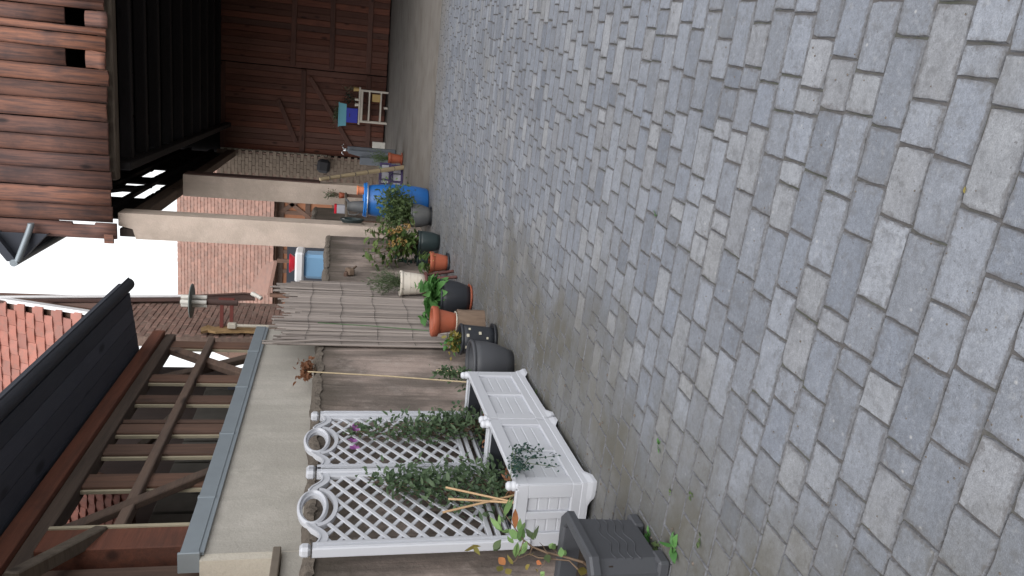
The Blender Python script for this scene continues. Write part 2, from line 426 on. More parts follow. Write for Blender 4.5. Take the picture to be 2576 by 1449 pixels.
M['lf_grey'] = leaf_mat('grey_green_leaf', (.09, .12, .07), (.15, .18, .11))
M['lf_olive'] = leaf_mat('olive_leaf', (.07, .105, .045), (.12, .17, .07))
M['dry'] = leaf_mat('dry_flower', (.36, .22, .08), (.46, .32, .13), rough=.8)
M['dead'] = leaf_mat('dead_leaf', (.19, .085, .045), (.28, .14, .08), rough=.8)
M['violet'] = leaf_mat('violet_petal', (.24, .07, .26), (.33, .12, .33))
M['stem'] = mat('brown_stem', (.16, .11, .075), .8, .2, 20)
M['stemg'] = mat('green_stem', (.08, .12, .05), .7, .2, 20)

# ================================================================== SETTING
def struct(name, mb, m):
    o = mb.build(name, m); o['kind'] = 'structure'; return o
struct('ground', MB().add([(-90, -60, -.05), (90, -60, -.05), (90, 140, -.05), (-90, 140, -.05)], [(0, 1, 2, 3)]), M['earth'])
struct('barn_floor', MB().box((1.2, 20.35, -.03), (8.2, 14.3, .05)), M['floor'])
paving = struct('paving', MB().add([(-2.75, .2, -.008), (4.4, .2, -.008), (4.4, 13.3, -.008), (-2.75, 13.3, -.008)], [(0, 1, 2, 3)]), M['joint'])

# concrete block pavers laid in 14 cm rows, five block lengths, rows skewed five degrees to the wall
def paver_geom(L, W, rg, seg=4, j=.0013):
    """top outline with chipped, uneven edges, a bevel and a short side"""
    pts = []
    c = [(-L/2, -W/2), (L/2, -W/2), (L/2, W/2), (-L/2, W/2)]
    for k in range(4):
        a, b = c[k], c[(k+1) % 4]
        for i in range(seg):
            t = i/seg; x = a[0]+(b[0]-a[0])*t; y = a[1]+(b[1]-a[1])*t
            if i == 0: q_ = rg.random()**4*.005; x -= q_*(1 if x > 0 else -1); y -= q_*(1 if y > 0 else -1)
            pts.append((x+rg.uniform(-j, j), y+rg.uniform(-j, j)))
    n = len(pts); vs = []
    for x, y in pts:
        s_ = .0022+rg.random()**2*.0045
        vs.append((x-s_*(1 if x > 0 else -1)*min(1, abs(x)/(L/2)), y-s_*(1 if y > 0 else -1)*min(1, abs(y)/(W/2)), 0))
    for x, y in pts: vs.append((x, y, -.0095))
    fs = [tuple(range(n))]
    for i in range(n):
        i2 = (i+1) % n; fs.append((i+n, i2+n, i2, i))
    return vs, fs
rg = random.Random(3)
LENS = [.085, .125, .165, .21, .255]; WTS = [.7, 1.5, 2.0, 2.4, 1.5]
SK = R_(-5); er = Vector((math.cos(SK), math.sin(SK), 0)); et = Vector((-math.sin(SK), math.cos(SK), 0))
variants = {L: [] for L in LENS}
for L in LENS:
    for k in range(6): variants[L].append(paver_geom(L-.0052, .14-.003, rg))
cells = []
for row in range(0, 104):
    t_ = .1 + row*.14; s_ = -4.4 - rg.random()*.2
    while s_ < 5.2:
        L = rg.choices(LENS, WTS)[0]; c = er*(s_+L/2)+et*(t_+.07); s_ += L
        if not (-2.66+L/2 < c.x < 4.35 and .28 < c.y < 13.12 + .05*math.sin(c.x*3)): continue
        v = c-CC; d = v.dot(FWD); px = 1288-v.dot(UP)/d*CAM_F; py = 724.5-v.dot(RIGHT)/d*CAM_F
        inside = d > .2 and -30 < px < 2640 and -40 < py < 1490
        cells.append((0 if inside else 1, v.length, L, c))
cells.sort(key=lambda q: (q[0], q[1]))
pm = {L: [] for L in LENS}
def block_uv(me, loc, dim):
    for nm, src in (('loc', loc), ('dim', dim)):
        uv = me.uv_layers.new(name=nm); uv.data.foreach_set('uv', [q for l in me.loops for q in src[l.vertex_index]])
    me.materials.append(M['paver_edge'])
    for p in me.polygons: p.material_index = 0 if len(p.vertices) > 4 else 1
for L in LENS:
    for vs, fs in variants[L]:
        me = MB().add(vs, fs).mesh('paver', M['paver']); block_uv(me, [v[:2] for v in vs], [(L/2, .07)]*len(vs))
        pm[L].append(me)
field = MB(); floc = []; fdim = []
def paver_matrix(c):
    return Matrix.Translation(c+Vector((0, 0, rg.gauss(0, .0009)))) @ Matrix.Rotation(SK+rg.gauss(0, .007)+(math.pi if rg.random() < .5 else 0), 4, 'Z') @ Matrix.Rotation(rg.gauss(0, .004), 4, 'X') @ Matrix.Rotation(rg.gauss(0, .004), 4, 'Y')
for i, (ins_, dist, L, c) in enumerate(cells):
    Mx = paver_matrix(c); k = rg.randrange(6)
    if i < 300: inst('paver', pm[L][k], paving, Mx)
    else:
        vs, fs = variants[L][k]; field.add([Mx @ Vector(v) for v in vs], fs); floc += [v[:2] for v in vs]; fdim += [(L/2, .07)]*len(vs)
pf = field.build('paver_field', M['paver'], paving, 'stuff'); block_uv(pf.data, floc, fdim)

# ------------------------------------------------------------------ low old wall on the left
def rough_wall(X, thick, y0, y1, ztop, seed, name, label, mt, zlow=0., jag=.008):
    """rendered wall with a broken, uneven top"""
    r = random.Random(seed)
    root = thing(name, (X-thick/2, (y0+y1)/2, 0), label, 'wall')
    ny = max(8, int((y1-y0)/.045)); mb = MB(); vs = []; fs = []
    tops = []; h = 0
    for i in range(ny+1):
        h = h*.75 + r.gauss(0, jag); tops.append(ztop+h)
    prof = [(0, zlow), (0, .45), (0, .9), (0, 1.3), (0, None)]
    for i in range(ny+1):
        y = y0+(y1-y0)*i/ny
        for k, (dx, z) in enumerate(prof):
            zz = z if z is not None else tops[i]-.085
            vs.append((X+dx+r.gauss(0, .0025), y, zz))
        vs.append((X-thick, y, tops[i]-.085)); vs.append((X-thick, y, zlow))
    m = len(prof)+2
    for i in range(ny):
        for k in range(m-1): fs.append((i*m+k, (i+1)*m+k, (i+1)*m+k+1, i*m+k+1))
    fs.append(tuple(range(m))); fs.append(tuple(ny*m+k for k in range(m))[::-1])
    mb.add(vs, fs, False); mb.build('wall_face', mt, root)
    # crumbling coping of rubble along the top
    cp = MB()
    vs = []; fs = []; q = 9
    for i in range(ny+1):
        y = y0+(y1-y0)*i/ny
        for k in range(q):
            a = math.pi*k/(q-1)
            vs.append((X-thick/2+math.cos(a)*(thick/2+.012)+r.gauss(0, .003), y+r.gauss(0, .004), tops[i]-.088+max(0,math.sin(a))**.6*.075+r.gauss(0, .004)))
    for i in range(ny):
        for k in range(q-1): fs.append((i*q+k, (i+1)*q+k, (i+1)*q+k+1, i*q+k+1))
    fs.append(tuple(range(q))); fs.append(tuple(ny*q+k for k in range(q))[::-1])
    cp.add(vs, fs, False); cp.build('coping', M['rubble'], root)
    return root
rough_wall(-2.68, .22, .3, 13.55, 1.70, 1, 'old_wall', 'long weathered brown wall with crumbling top behind the white trellises', M['wallc'])

# ------------------------------------------------------------------ beige wall with zinc coping
st = thing('stucco_wall', (-3.0, 6.5, 0), 'beige stucco wall with grey zinc coping above the old wall', 'wall')
MB().box((-3.01, 6.66, 1.14), (.2, 4.50, 2.28)).build('wall_face', M['stucco'], st)
MB().box((-3.52, 4.375, 1.14), (1.216, .07, 2.28)).build('end_wall', M['stucco2'], st)  # paler than the front: brighter light on this face put into the colour
MB().box((-3.3, 3.4, .90), (.78, 2.0, 1.80)).build('low_wall_face', M['stucco'], st)
MB().box((-3.28, 3.42, 1.83), (.84, 1.94, .05), None, .006).build('ledge', M['ledge'], st)
cop = MB(); cop.box((-2.94, 6.64, 2.345), (.12, 4.52, .11), None, .004)
cop.box((-2.895, 6.64, 2.278), (.018, 4.50, .03))
cp_o = cop.build('coping', M['zinc'], st)
MB().box((-2.94, 4.372, 2.345), (.14, .02, .13), None, .004).build('end_cap', M['zinc'], cp_o)
for y in (5.05, 6.05, 7.05, 8.05): MB().box((-2.938, y, 2.347), (.126, .035, .116), None, .003).build('seam', M['zinc'], cp_o)

# ------------------------------------------------------------------ open timber-framed building
tb = thing('timber_building', (-3.2, 6.8, 0), 'open dark timber frame building with deep eaves and bare studs', 'building')
TX = -3.14
def tpart(name, a, b, w_, h_, m, parent=None, bev=.008):
    return MB().beam(a, b, w_, h_, Zv, bev).build(name, m, parent or tb)
ZT = 3.43
tpart('top_plate', (TX+.02, 3.2, ZT+.075), (TX+.02, 9.15, ZT+.075), .16, .13, M['plate'])
tpart('under_plate', (TX-.02, 3.2, ZT-.05), (TX-.02, 9.15, ZT-.05), .15, .11, M['timber_y'])
tpart('sill_beam', (TX, 4.75, 2.30), (TX, 9.1, 2.30), .14, .14, M['timber_y'])
tpart('rail', (TX+.014, 4.99, 2.91), (TX+.014, 9.05, 2.91), .10, .075, M['timber_y'])
studs = [(5.76, .20), (6.28, .18), (6.68, .17), (6.83, .06), (7.34, .17), (7.88, .18), (8.93, .2)]
for y, w_ in studs:
    tpart('stud', (TX-.01, y, 2.3), (TX-.01, y, ZT-.1), w_*.98, .05, M['timber'])
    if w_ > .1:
        MB().box((TX-.022, y-w_*.49-.016, 2.85), (.024, .026, 1.1)).build('edge_strip', M['pale_edge'], tb)  # added pale strip stands for the stud's fresh-sawn near edge
tpart('corner_post', (TX, 4.86, 1.9), (TX, 4.86, ZT-.1), .24, .16, M['plate'])
tpart('corner_post', (TX-.06, 4.45, 1.9), (TX-.06, 4.45, ZT-.1), .34, .16, M['timber'])
tpart('brace', (TX+.04, 4.95, 3.3), (TX+.03, 5.9, 2.36), .06, .09, M['timber_y'])
tpart('brace', (TX+.05, 4.98, 3.0), (TX+.25, 4.2, 3.25), .09, .09, M['greywood'])
tpart('brace', (TX-.03, 8.86, 3.34), (TX-.03, 8.02, 2.36), .07, .12, M['timber_y'])
tpart('brace', (TX-.09, 8.1, 3.25), (TX-.09, 8.86, 2.36), .07, .11, M['timber_y'])
tpart('brace', (TX-.3, 6.9, 3.22), (TX-.1, 7.25, 2.95), .07, .08, M['greywood'])
# eaves: boarded underside falling to the gutter
EV = MB(); ex0, ez0, ex1, ez1 = TX-.06, ZT+.16, -2.42, 3.66
for i in range(5):
    x0 = ex0+(ex1-ex0)*i/5; x1 = ex0+(ex1-ex0)*(i+1)/5-.006; z0 = ez0+(ez1-ez0)*i/5; z1 = ez0+(ez1-ez0)*(i+1)/5
    b = MB(); b.add([(x0, 2.4, z0), (x1, 2.4, z1), (x1, 8.62-.02*i, z1), (x0, 8.62-.02*i, z0), (x0, 2.4, z0+.025), (x1, 2.4, z1+.025), (x1, 8.62-.02*i, z1+.025), (x0, 8.62-.02*i, z0+.025)],
        [(0, 3, 2, 1), (4, 5, 6, 7), (0, 1, 5, 4), (2, 3, 7, 6), (1, 2, 6, 5), (0, 4, 7, 3)])
    b.build('soffit_board', M['soffit_wood'], tb)
gut = MB(); pth = []
gv = []; gf = []; gn = 8
for y in (2.4, 8.66):
    for k in range(gn+1):
        a = math.pi + math.pi*k/gn; gv.append((-2.36+.065*math.cos(a), y, 3.70+.06*math.sin(a)))
for k in range(gn): gf.append((k, k+1, gn+2+k, gn+1+k))
gf += [tuple(range(gn+1)), tuple(range(gn+1, 2*gn+2))]
gut.add(gv, gf, True); gut.tube([(-2.295, 2.4, 3.70), (-2.295, 8.66, 3.70)], .009, 6); gut.build('gutter', M['soffit'], tb)
def roof_sheet(xa, xb, ya, yb):
    za, zb = 3.74+(-2.36-xa)*.5347, 3.74+(-2.36-xb)*.5347
    MB().add([(xa, ya, za), (xa, yb, za), (xb, yb, zb), (xb, ya, zb), (xa, ya, za+.06), (xa, yb, za+.06), (xb, yb, zb+.06), (xb, ya, zb+.06)],
             [(0, 1, 2, 3), (4, 7, 6, 5), (0, 4, 5, 1), (2, 6, 7, 3), (1, 5, 6, 2), (0, 3, 7, 4)]).build('roof', M['soffit'], tb)
roof_sheet(-2.36, -3.8, 2.4, 8.66); roof_sheet(-3.8, -6.4, 2.4, 6.5); roof_sheet(-3.8, -6.4, 8.0, 8.66)   # added opening in the unseen back slope lets sky light onto inner tiles
MB().box((-4.75, 7.4, 2.35), (.1, 9.8, 4.7)).build('back_wall', M['backdark'], tb)
for k in range(14): MB().box((-4.66, 4.1+k*.57, 2.75), (.05, .52, 1.15), None, .006).build('wall_panel', M['backpanel'], tb)
for y in (8.3, 9.9, 11.3): MB().box((-4.6, y, 2.9), (.06, .2, .22)).build('vent_hole', M['soffit'], tb)
MB().box((-4.6, 2.5, 2.4), (3.3, .1, 4.8)).build('side_wall', M['stucco2'], tb)
MB().box((-3.95, 5.9, 2.15), (1.4, 6.0, .1)).build('loft_floor', M['timber_y'], tb)
MB().beam((TX+.02, 4.99, 2.3), (TX+.02, 4.99, ZT-.11), .03, .14).build('edge_strip', M['pale_edge'], tb)  # pale strip: the light on the post's side face put in as colour
MB().box((TX-.03, 3.7, 2.6), (.12, 1.1, 1.45), None, .01).build('infill_panel', M['yellowplaster'], tb)

# things seen through the frame: an inner tiled lean-to roof
def tile_geom(wd, ln, th, camber):
    vs = []; fs = []
    for z in (0, 1):
        for j in range(2):
            for i in range(4):
                x = (i/3-.5)*wd; cz = camber*math.sin(math.pi*i/3)*.6
                vs.append((x, j*ln, cz + (th*(1.15 if j == 0 else .6) if z else 0)))
    for i in range(3):
        fs.append((8+i, 9+i, 13+i, 12+i)); fs.append((i, 8+i+0, 8+i+1, i+1)[::-1]); fs.append((i+1, i, 4+i, 5+i)[::-1])
    fs.append((0, 4, 12, 8)); fs.append((3, 11, 15, 7))
    return vs, [f[::-1] if k % 1 else f for k, f in enumerate(fs)]
def tiled_roof(parent, m, x0, x1, yE, zE, slope, ncourse, gauge, wd, seed, skip=None, yaw=0., limit=300):
    """courses running along X from the eave up; nearest tiles are parts, the rest one part"""
    r = random.Random(seed); vs, fs = tile_geom(wd*.99, gauge*1.25, .020, .014)
    me = [MB().add([(v[0]*(1+r.uniform(-.03, .03)), v[1], v[2]) for v in vs], fs).mesh('tile', m) for _ in range(3)]
    cells = []
    for c in range(ncourse):
        off = (wd/2 if c % 2 else 0); n = int((x1-x0)/wd)+1
        for i in range(n):
            x = x0+off+i*wd
            if x > x1: continue
            s_ = c*gauge
            y = yE+math.cos(slope)*s_; z = zE+math.sin(slope)*s_
            if skip and skip(x, y, z): continue
            cells.append((c, (Vector((x, y, z))-CC).length, x, y, z))
    cells.sort(key=lambda q: q[1]); field = MB()
    for k, (c, d, x, y, z) in enumerate(cells):
        Mx = Matrix.Translation((x, y, z)) @ Matrix.Rotation(slope-.055, 4, 'X') @ Matrix.Rotation(r.gauss(0, .014), 4, 'Z') @ Matrix.Rotation(r.gauss(0, .012), 4, 'Y')
        Mx = Mx @ Matrix.Translation((0, r.gauss(0, .006), .01))
        if k < limit: inst('tile', r.choice(me), parent, Mx)
        else: field.add([Mx @ Vector(v) for v in vs], fs)
    if field.v: field.build('tile_field', m, parent, 'stuff')
ir = thing('inner_roof', (-4.3, 7.2, 3.2), 'red tiled slope glimpsed through the open timber frame', 'roof')
MB().add([(-4.66, 7.06, 3.30), (-3.85, 7.06, 3.30), (-3.85, 7.48, 4.1), (-4.66, 7.48, 4.1)], [(0, 1, 2, 3)]).build('roof_deck', M['timber'], ir)
tiled_roof(ir, M['tile'], -4.6, -3.9, 7.04, 3.32, R_(62), 8, .10, .12, 5)
# ------------------------------------------------------------------ brick house behind
bh = thing('brick_house', (-3.6, 10.9, 0), 'red brick house with steep red tiled roof behind the timber frame', 'house')
BX = -3.4
core = MB().box((BX-.105, 10.92, 2.2), (.13, 1.68, 4.4)).build('gable_wall', M['mortar'], bh)
r5 = random.Random(5); bmesh_ = [MB().box((0, 0, 0), (.03, .243*k, .071), None, .009).mesh('brick', M['brick']) for k in (1, .96, .5)]
nb = 0
for row in range(0, 46):
    z = 1.95+row*.076; y = 10.21 + (.12 if row % 2 else 0)
    while y < 11.72:
        dY = (11.72-10.7)
        if nb < 300 and y < 11.66 and (z < 4.36 or y > 10.9+(z-4.4)*.41): inst('brick', bmesh_[r5.randrange(2)], core, Matrix.Translation((BX-.046+r5.gauss(0, .0045), y, z)) @ Matrix.Rotation(r5.gauss(0, .02), 4, 'X') @ Matrix.Rotation(r5.gauss(0, .03), 4, 'Z')); nb += 1
        y += .25
# gable triangle above (behind the verge)
MB().add([(BX-.01, 10.72, 4.4), (BX-.01, 11.78, 4.4), (BX-.01, 11.78, 7.2), (BX-.01, 11.7, 6.9), (BX-.2, 10.72, 4.4), (BX-.2, 11.78, 4.4), (BX-.2, 11.78, 7.2), (BX-.2, 11.7, 6.9)],
         [(0, 1, 2, 3), (7, 6, 5, 4), (0, 3, 7, 4), (1, 5, 6, 2), (3, 2, 6, 7)]).build('gable', M['brick'], bh)
rs = math.atan2(6.01-4.53, 11.38-10.78)
roof = MB().add([(-9, 10.70, 4.40), (BX+.05, 10.70, 4.40), (BX+.05, 11.92, 7.40), (-9, 11.92, 7.40), (-9, 10.78, 4.34), (BX+.05, 10.78, 4.34), (BX+.05, 12.0, 7.34), (-9, 12.0, 7.34)],
                [(0, 1, 2, 3), (7, 6, 5, 4), (1, 5, 6, 2), (0, 4, 5, 1)]).build('roof', M['timber'], bh)
tiled_roof(roof, M['tile'], -6.6, BX-.06, 10.66, 4.42, rs, 22, .142, .215, 9)
MB().beam((BX+.03, 10.68, 4.40), (BX+.03, 11.92, 7.46), .05, .09, Vector((0, -1, .4))).build('verge_trim', M['whitetrim'], bh)
a, b = onX(0, 753, BX+.02), onX(640, 748, BX+.02); a2 = a+(a-b)*.4
MB().beam(a2, b, .03, .26, Vector((0, 1, 0))).build('corner_board', M['brownboard'], bh)
a, b = onX(0, 747.5, BX+.06), onX(466, 744.5, BX+.06)
MB().tube([a+(a-b)*.4, b], .022, 8).build('drain_pipe', M['whitetrim'], bh)
a, b = onX(470, 745, BX+.06), onX(615, 738, BX+.06)
MB().tube([a, b, onX(640, 741, BX+.06)], .016, 8).build('drain_pipe', M['brownboard'], bh)
a = onX(635, 739, BX+.08); MB().tube([a, onX(648, 745, BX+.08), onX(658, 751, BX+.06)], [.035, .03, .03], 8).build('pipe_elbow', M['insul'], bh)
# ochre plaster remnant at the near corner
pb = MB(); prs = random.Random(2)
pts = []
for i in range(9):
    x = 505+(650-505)*i/8; pts.append((onX(x, 838+prs.uniform(-2, 2), BX+.01), onX(x, 826+prs.uniform(-4, 4), BX+.01)))
for i in range(8): 
    a, b, c, d = pts[i][0], pts[i][1], pts[i+1][1], pts[i+1][0]; o = Vector((.03, 0, 0))
    pb.add([a, b, c, d, a+o, b+o, c+o, d+o], [(4, 5, 6, 7), (0, 4, 7, 3), (1, 2, 6, 5), (0, 1, 5, 4), (2, 3, 7, 6)])
pb.build('plaster_patch', M['yellowplaster'], bh)

# mast with a round cap on a red iron bracket
mx = -3.02; mp = onX(480, 757, mx)
ms = thing('mast', (mx, mp.y, mp.z-1), 'white and brown mast with a flat round cap on a red bracket', 'mast')
zt = lambda x: onX(x, 757, mx).z
for dx, dy in ((-.055, 0), (.055, 0), (0, .05), (0, -.05)):
    MB().tube([(mx+dx, mp.y+dy, zt(455)), (mx+dx, mp.y+dy, zt(522))], .03, 8).build('insulator', M['insul'], ms)
MB().tube([(mx, mp.y, zt(520)), (mx, mp.y, zt(600))], .045, 10).build('pole', M['brownboard'], ms)
MB().lathe([(.001, .024), (.12, .02), (.225, .006), (.232, -.003), (.225, -.01), (.1, -.012), (.001, -.012)], 28, (mx, mp.y, zt(482))).build('round_cap', M['dish'], ms)
for x in (560, 585): MB().beam((mx, mp.y, zt(x)), (BX, mp.y-.05, zt(x)), .03, .045).build('bracket_arm', M['rust'], ms)
MB().beam((mx+.03, mp.y, zt(552)), (mx+.03, mp.y, zt(592)), .05, .05).build('bracket_plate', M['rust'], ms)
q = onX(590, 819, -3.3)
cpz = thing('vent_pipe', (q.x, q.y, q.z-.9), 'thin cream pipe with square cap rising beside the brick wall', 'pipe')
MB().tube([(q.x, q.y, q.z-.9), (q.x, q.y, q.z)], .022, 8).build('pipe', M['creampost'], cpz)
MB().box((q.x, q.y, q.z+.03), (.075, .075, .11), None, .01).build('cap', M['creampost'], cpz)

# ------------------------------------------------------------------ barn
bn = thing('barn', (1.2, 20, 0), 'tall dark timber barn with overhanging board front and stucco pillars', 'barn')
BY = 13.7
# stucco pillars: front face lit, haunch at the top
def pillar(x0, x1, y0, y1, z1, notch):
    pr = [(x0, -.03), (x1, -.03), (x1, z1)]
    pr += [(x0-.05, z1), (x0-.05, z1-.25), (x0-.0, z1-.32), (x0, z1-.45)] if notch == 2 else [(x0+.0, z1)] if not notch else [(x0+.22, z1), (x0+.17, z1-.22), (x0, z1-.27)]
    n = len(pr); vs = [(x, y0, z) for x, z in pr]+[(x, y1, z) for x, z in pr]
    fs = [tuple(range(n)), tuple(range(n, 2*n))[::-1]]+[(k, k+n, (k+1) % n+n, (k+1) % n) for k in range(n)]
    return MB().add(vs, fs)
pillar(-2.98, -2.54, 13.86, 14.30, 5.12, True).build('pillar', M['pillar'], bn)
pillar(-2.73, -2.27, 17.3, 17.72, 4.72, False).build('pillar', M['pillar'], bn)
MB().box((-2.255, 17.51, 3.3), (.024, .44, 2.78)).build('side_strip', M['brownboard'], bn)  # added thin brown strip, darkens the right side of the far pillar
MB().box((-2.88, 13.98, 4.98), (.14, .2, .26), None, .01).build('bracket', M['barnwood'], bn)
# cladding: waney upright boards, edges read from the front
xs = []
for y in (2, 22, 65, 85, 125, 170, 212, 255, 302, 345, 387, 427, 472, 515, 557, 598): xs.append(onY(200, y, BY).x)
step = .30; ex = [xs[0]+step*k for k in range(1, 15)]; xs = sorted(xs+ex)
r7 = random.Random(11)
def board(x0, x1, z0, z1, y, notch=None):
    vs = []; fs = []; n = 6; lv = [(z0, 0), (z0+(z1-z0)*.3, 0), (z0+(z1-z0)*.65, 0), (z1, 0)]
    if notch: a, b, dx = notch; lv = [(z0, 0), (a, 0), (a+.012, dx), (b-.012, dx), (b, 0), (z0+(z1-z0)*.6, 0), (z1, 0)]
    wob = [r7.gauss(0, .006) if not notch else 0 for _ in lv]; J = len(lv)
    for j, (z, dx) in enumerate(lv):
        for k in range(n):
            t = k/(n-1); vs.append((x0+.006+(x1-x0-.012-dx)*t+wob[j], y-.05*math.sin(math.pi*(.08+.84*t))**.8+.004*wob[j], z+(r7.gauss(0, .008) if j == 0 else 0)))
    for j in range(J-1):
        for k in range(n-1): fs.append((j*n+k, j*n+k+1, (j+1)*n+k+1, (j+1)*n+k))
    m = len(vs)
    for j in range(J): vs += [(x0+.006, y+.03, lv[j][0]), (x1-.006-lv[j][1], y+.03, lv[j][0])]
    for j in range(J-1):
        a, b = m+2*j, m+2*j+2
        fs += [(j*n, (j+1)*n, b, a), (j*n+n-1, a+1, b+1, (j+1)*n+n-1), (a, b, b+1, a+1)]
    fs.append((0, m, m+1, *range(n-1, 0, -1)))
    return MB().add(vs, fs, True)
holes = [onY(190, 33, BY), onY(190, 150, BY)]; slit = onY(210, 557, BY)
for i in range(len(xs)-1):
    x0, x1 = xs[i], xs[i+1]
    if x1-x0 < .07: continue
    zb = 5.18 + r7.gauss(0, .012) + (-.06 if i == 0 else 0); y = BY + r7.gauss(0, .006) + (.012 if i % 2 else 0)
    hh = [h for h in holes if x0 < h.x < x1]
    if hh:
        zl, zh = onY(215, 100, BY).z, onY(163, 100, BY).z
        board(x0, x1, zb, zl, y).build('cladding_board', M['clad'], bn); board(x0, x1, zh, 8.2, y).build('cladding_board', M['clad'], bn)
    elif abs(x1-slit.x) < .12:
        board(x0, x1, zb, 8.2, y, (onY(240, 557, BY).z, onY(181, 557, BY).z, .04)).build('cladding_board', M['clad'], bn)
    else: board(x0, x1, zb, 8.2, y).build('cladding_board', M['clad'], bn)
MB().beam((-3.03, BY-.03, 5.22), (-2.88, BY-.03, 5.22), .05, .14).build('end_block', M['clad'], bn)
# front beam, joists and boarded loft floor
MB().beam((-1.8, 14.25, 5.1), (-1.8, 27.2, 5.1), .14, .2, Zv, .015).build('trimmer', M['barndark'], bn)
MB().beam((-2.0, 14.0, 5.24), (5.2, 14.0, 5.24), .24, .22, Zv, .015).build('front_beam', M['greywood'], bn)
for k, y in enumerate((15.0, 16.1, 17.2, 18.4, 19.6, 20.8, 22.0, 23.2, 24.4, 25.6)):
    MB().beam((-1.75, y, 5.23), (5.2, y, 5.23), .16, .2, Zv, .015).build('joist', M['barndark'], bn)
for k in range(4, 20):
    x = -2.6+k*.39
    MB().box((x+.19, 20.6, 5.37), (.375, 13.2, .05)).build('loft_board', M['barndark'], bn)
MB().beam((-2.7, 14.25, 4.95), (-2.7, 27.2, 4.95), .20, .26, Zv, .015).build('side_plate', M['timber_y'], bn)
MB().beam((-2.62, 16.2, 5.1), (-2.62, 17.3, 3.9), .10, .12).build('brace', M['barnwood'], bn) if False else None
MB().box((5.25, 20.5, 4.0), (.12, 13.7, 8.2)).build('right_wall', M['barnwood'], bn)
MB().add([(x, y, z) for y in (27.3, 27.42) for x, z in ((-2.9, .0), (5.3, .0), (5.3, 7.2), (1.2, 10.65), (-2.9, 7.2))], [(0, 1, 2, 3, 4), (9, 8, 7, 6, 5), (0, 4, 9, 5), (1, 6, 7, 2), (2, 7, 8, 3), (3, 8, 9, 4)]).build('back_wall', M['barndark'], bn)
MB().add([(x, y, z) for y in (13.78, 13.86) for x, z in ((-2.9, 7.6), (5.3, 7.6), (1.2, 10.6))], [(0, 1, 2), (5, 4, 3), (0, 2, 5, 3), (1, 4, 5, 2)]).build('gable_wall', M['barnwood'], bn)
# ragged side boarding above the plate, daylight between
r11 = random.Random(6)
def side_boards(y0, y1, z0, z1, wd=.24):
    y = y0
    while y < y1-.01:
        w_ = min(wd*r11.uniform(.8, 1.2), y1-y); MB().box((-2.76+r11.gauss(0, .006), y+w_/2, (z0+z1)/2), (.03, w_+.004, z1-z0+r11.gauss(0, .012))).build('side_board', M['barndark'], bn); y += w_
side_boards(14.5, 16.75, 5.05, 7.1); side_boards(16.75, 22.0, 5.05, 5.36); side_boards(16.75, 22.0, 6.2, 7.1); side_boards(22.0, 27.2, 5.05, 7.1)
side_boards(17.75, 18.45, 5.66, 6.22); side_boards(18.85, 20.05, 5.62, 6.22); side_boards(19.05, 22.0, 5.34, 5.9); side_boards(21.6, 22, 5.8, 6.22)
for z in (5.60, 6.3): MB().beam((-2.70, 14.2, z), (-2.70, 27.2, z), .08, .10).build('side_rail', M['barndark'], bn)
MB().beam((-2.66, 16.4, 6.35), (-2.66, 17.9, 5.5), .07, .12).build('brace', M['barndark'], bn)
# barn roof, eaves overhanging on the left
ze_ = onY(48, 655, 13.5); zt2 = onY(122, 592, 13.6); zm = onY(58, 650, 13.5)
MB().add([(ze_.x, 13.4, ze_.z), (-2.9, 13.4, ze_.z+.3), (-2.9, 15.9, ze_.z+.3), (ze_.x, 15.9, ze_.z), (ze_.x, 13.4, ze_.z+.14), (-2.9, 13.4, ze_.z+.46), (-2.9, 15.9, ze_.z+.46), (ze_.x, 15.9, ze_.z+.14)],
         [(0, 1, 2, 3), (7, 6, 5, 4), (0, 4, 5, 1), (2, 6, 7, 3), (3, 7, 4, 0)]).build('roof_overhang', M['soffit'], bn)
MB().add([(-2.9, y, zt2.z) for y in (13.55, 13.68)]+[(zm.x, y, zm.z) for y in (13.55, 13.68)]+[(zm.x+.05, y, zm.z+.12) for y in (13.55, 13.68)]+[(-2.9, y, zt2.z+.75) for y in (13.55, 13.68)],
         [(0, 6, 4, 2), (1, 3, 5, 7), (0, 2, 3, 1), (2, 4, 5, 3), (4, 6, 7, 5)]).build('eave_bracket', M['soffit'], bn)
MB().add([(-2.95, 13.2, 7.08), (1.2, 13.2, 10.6), (6.2, 13.2, 6.42), (-2.95, 27.6, 7.08), (1.2, 27.6, 10.6), (6.2, 27.6, 6.42),
          (-2.95, 13.2, 7.26), (1.2, 13.2, 10.8), (6.2, 13.2, 6.60), (-2.95, 27.6, 7.26), (1.2, 27.6, 10.8), (6.2, 27.6, 6.60)],
         [(0, 1, 4, 3), (1, 2, 5, 4), (6, 9, 10, 7), (7, 10, 11, 8), (0, 6, 7, 1), (1, 7, 8, 2), (3, 4, 10, 9), (4, 5, 11, 10), (0, 3, 9, 6), (2, 8, 11, 5)]).build('roof', M['soffit'], bn)
a, b, c = onY(78, 566, 13.55), onY(72, 585, 13.5), onY(44, 658, 13.4)
MB().tube([(a.x+.03, a.y, a.z), a, b, c], .05, 10).build('drain_pipe', M['zinc'], bn)
MB().tube([(ze_.x-.02, 13.38, ze_.z+.04), (ze_.x-.02, 15.9, ze_.z+.04)], .06, 10).build('gutter', M['zinc'], bn)
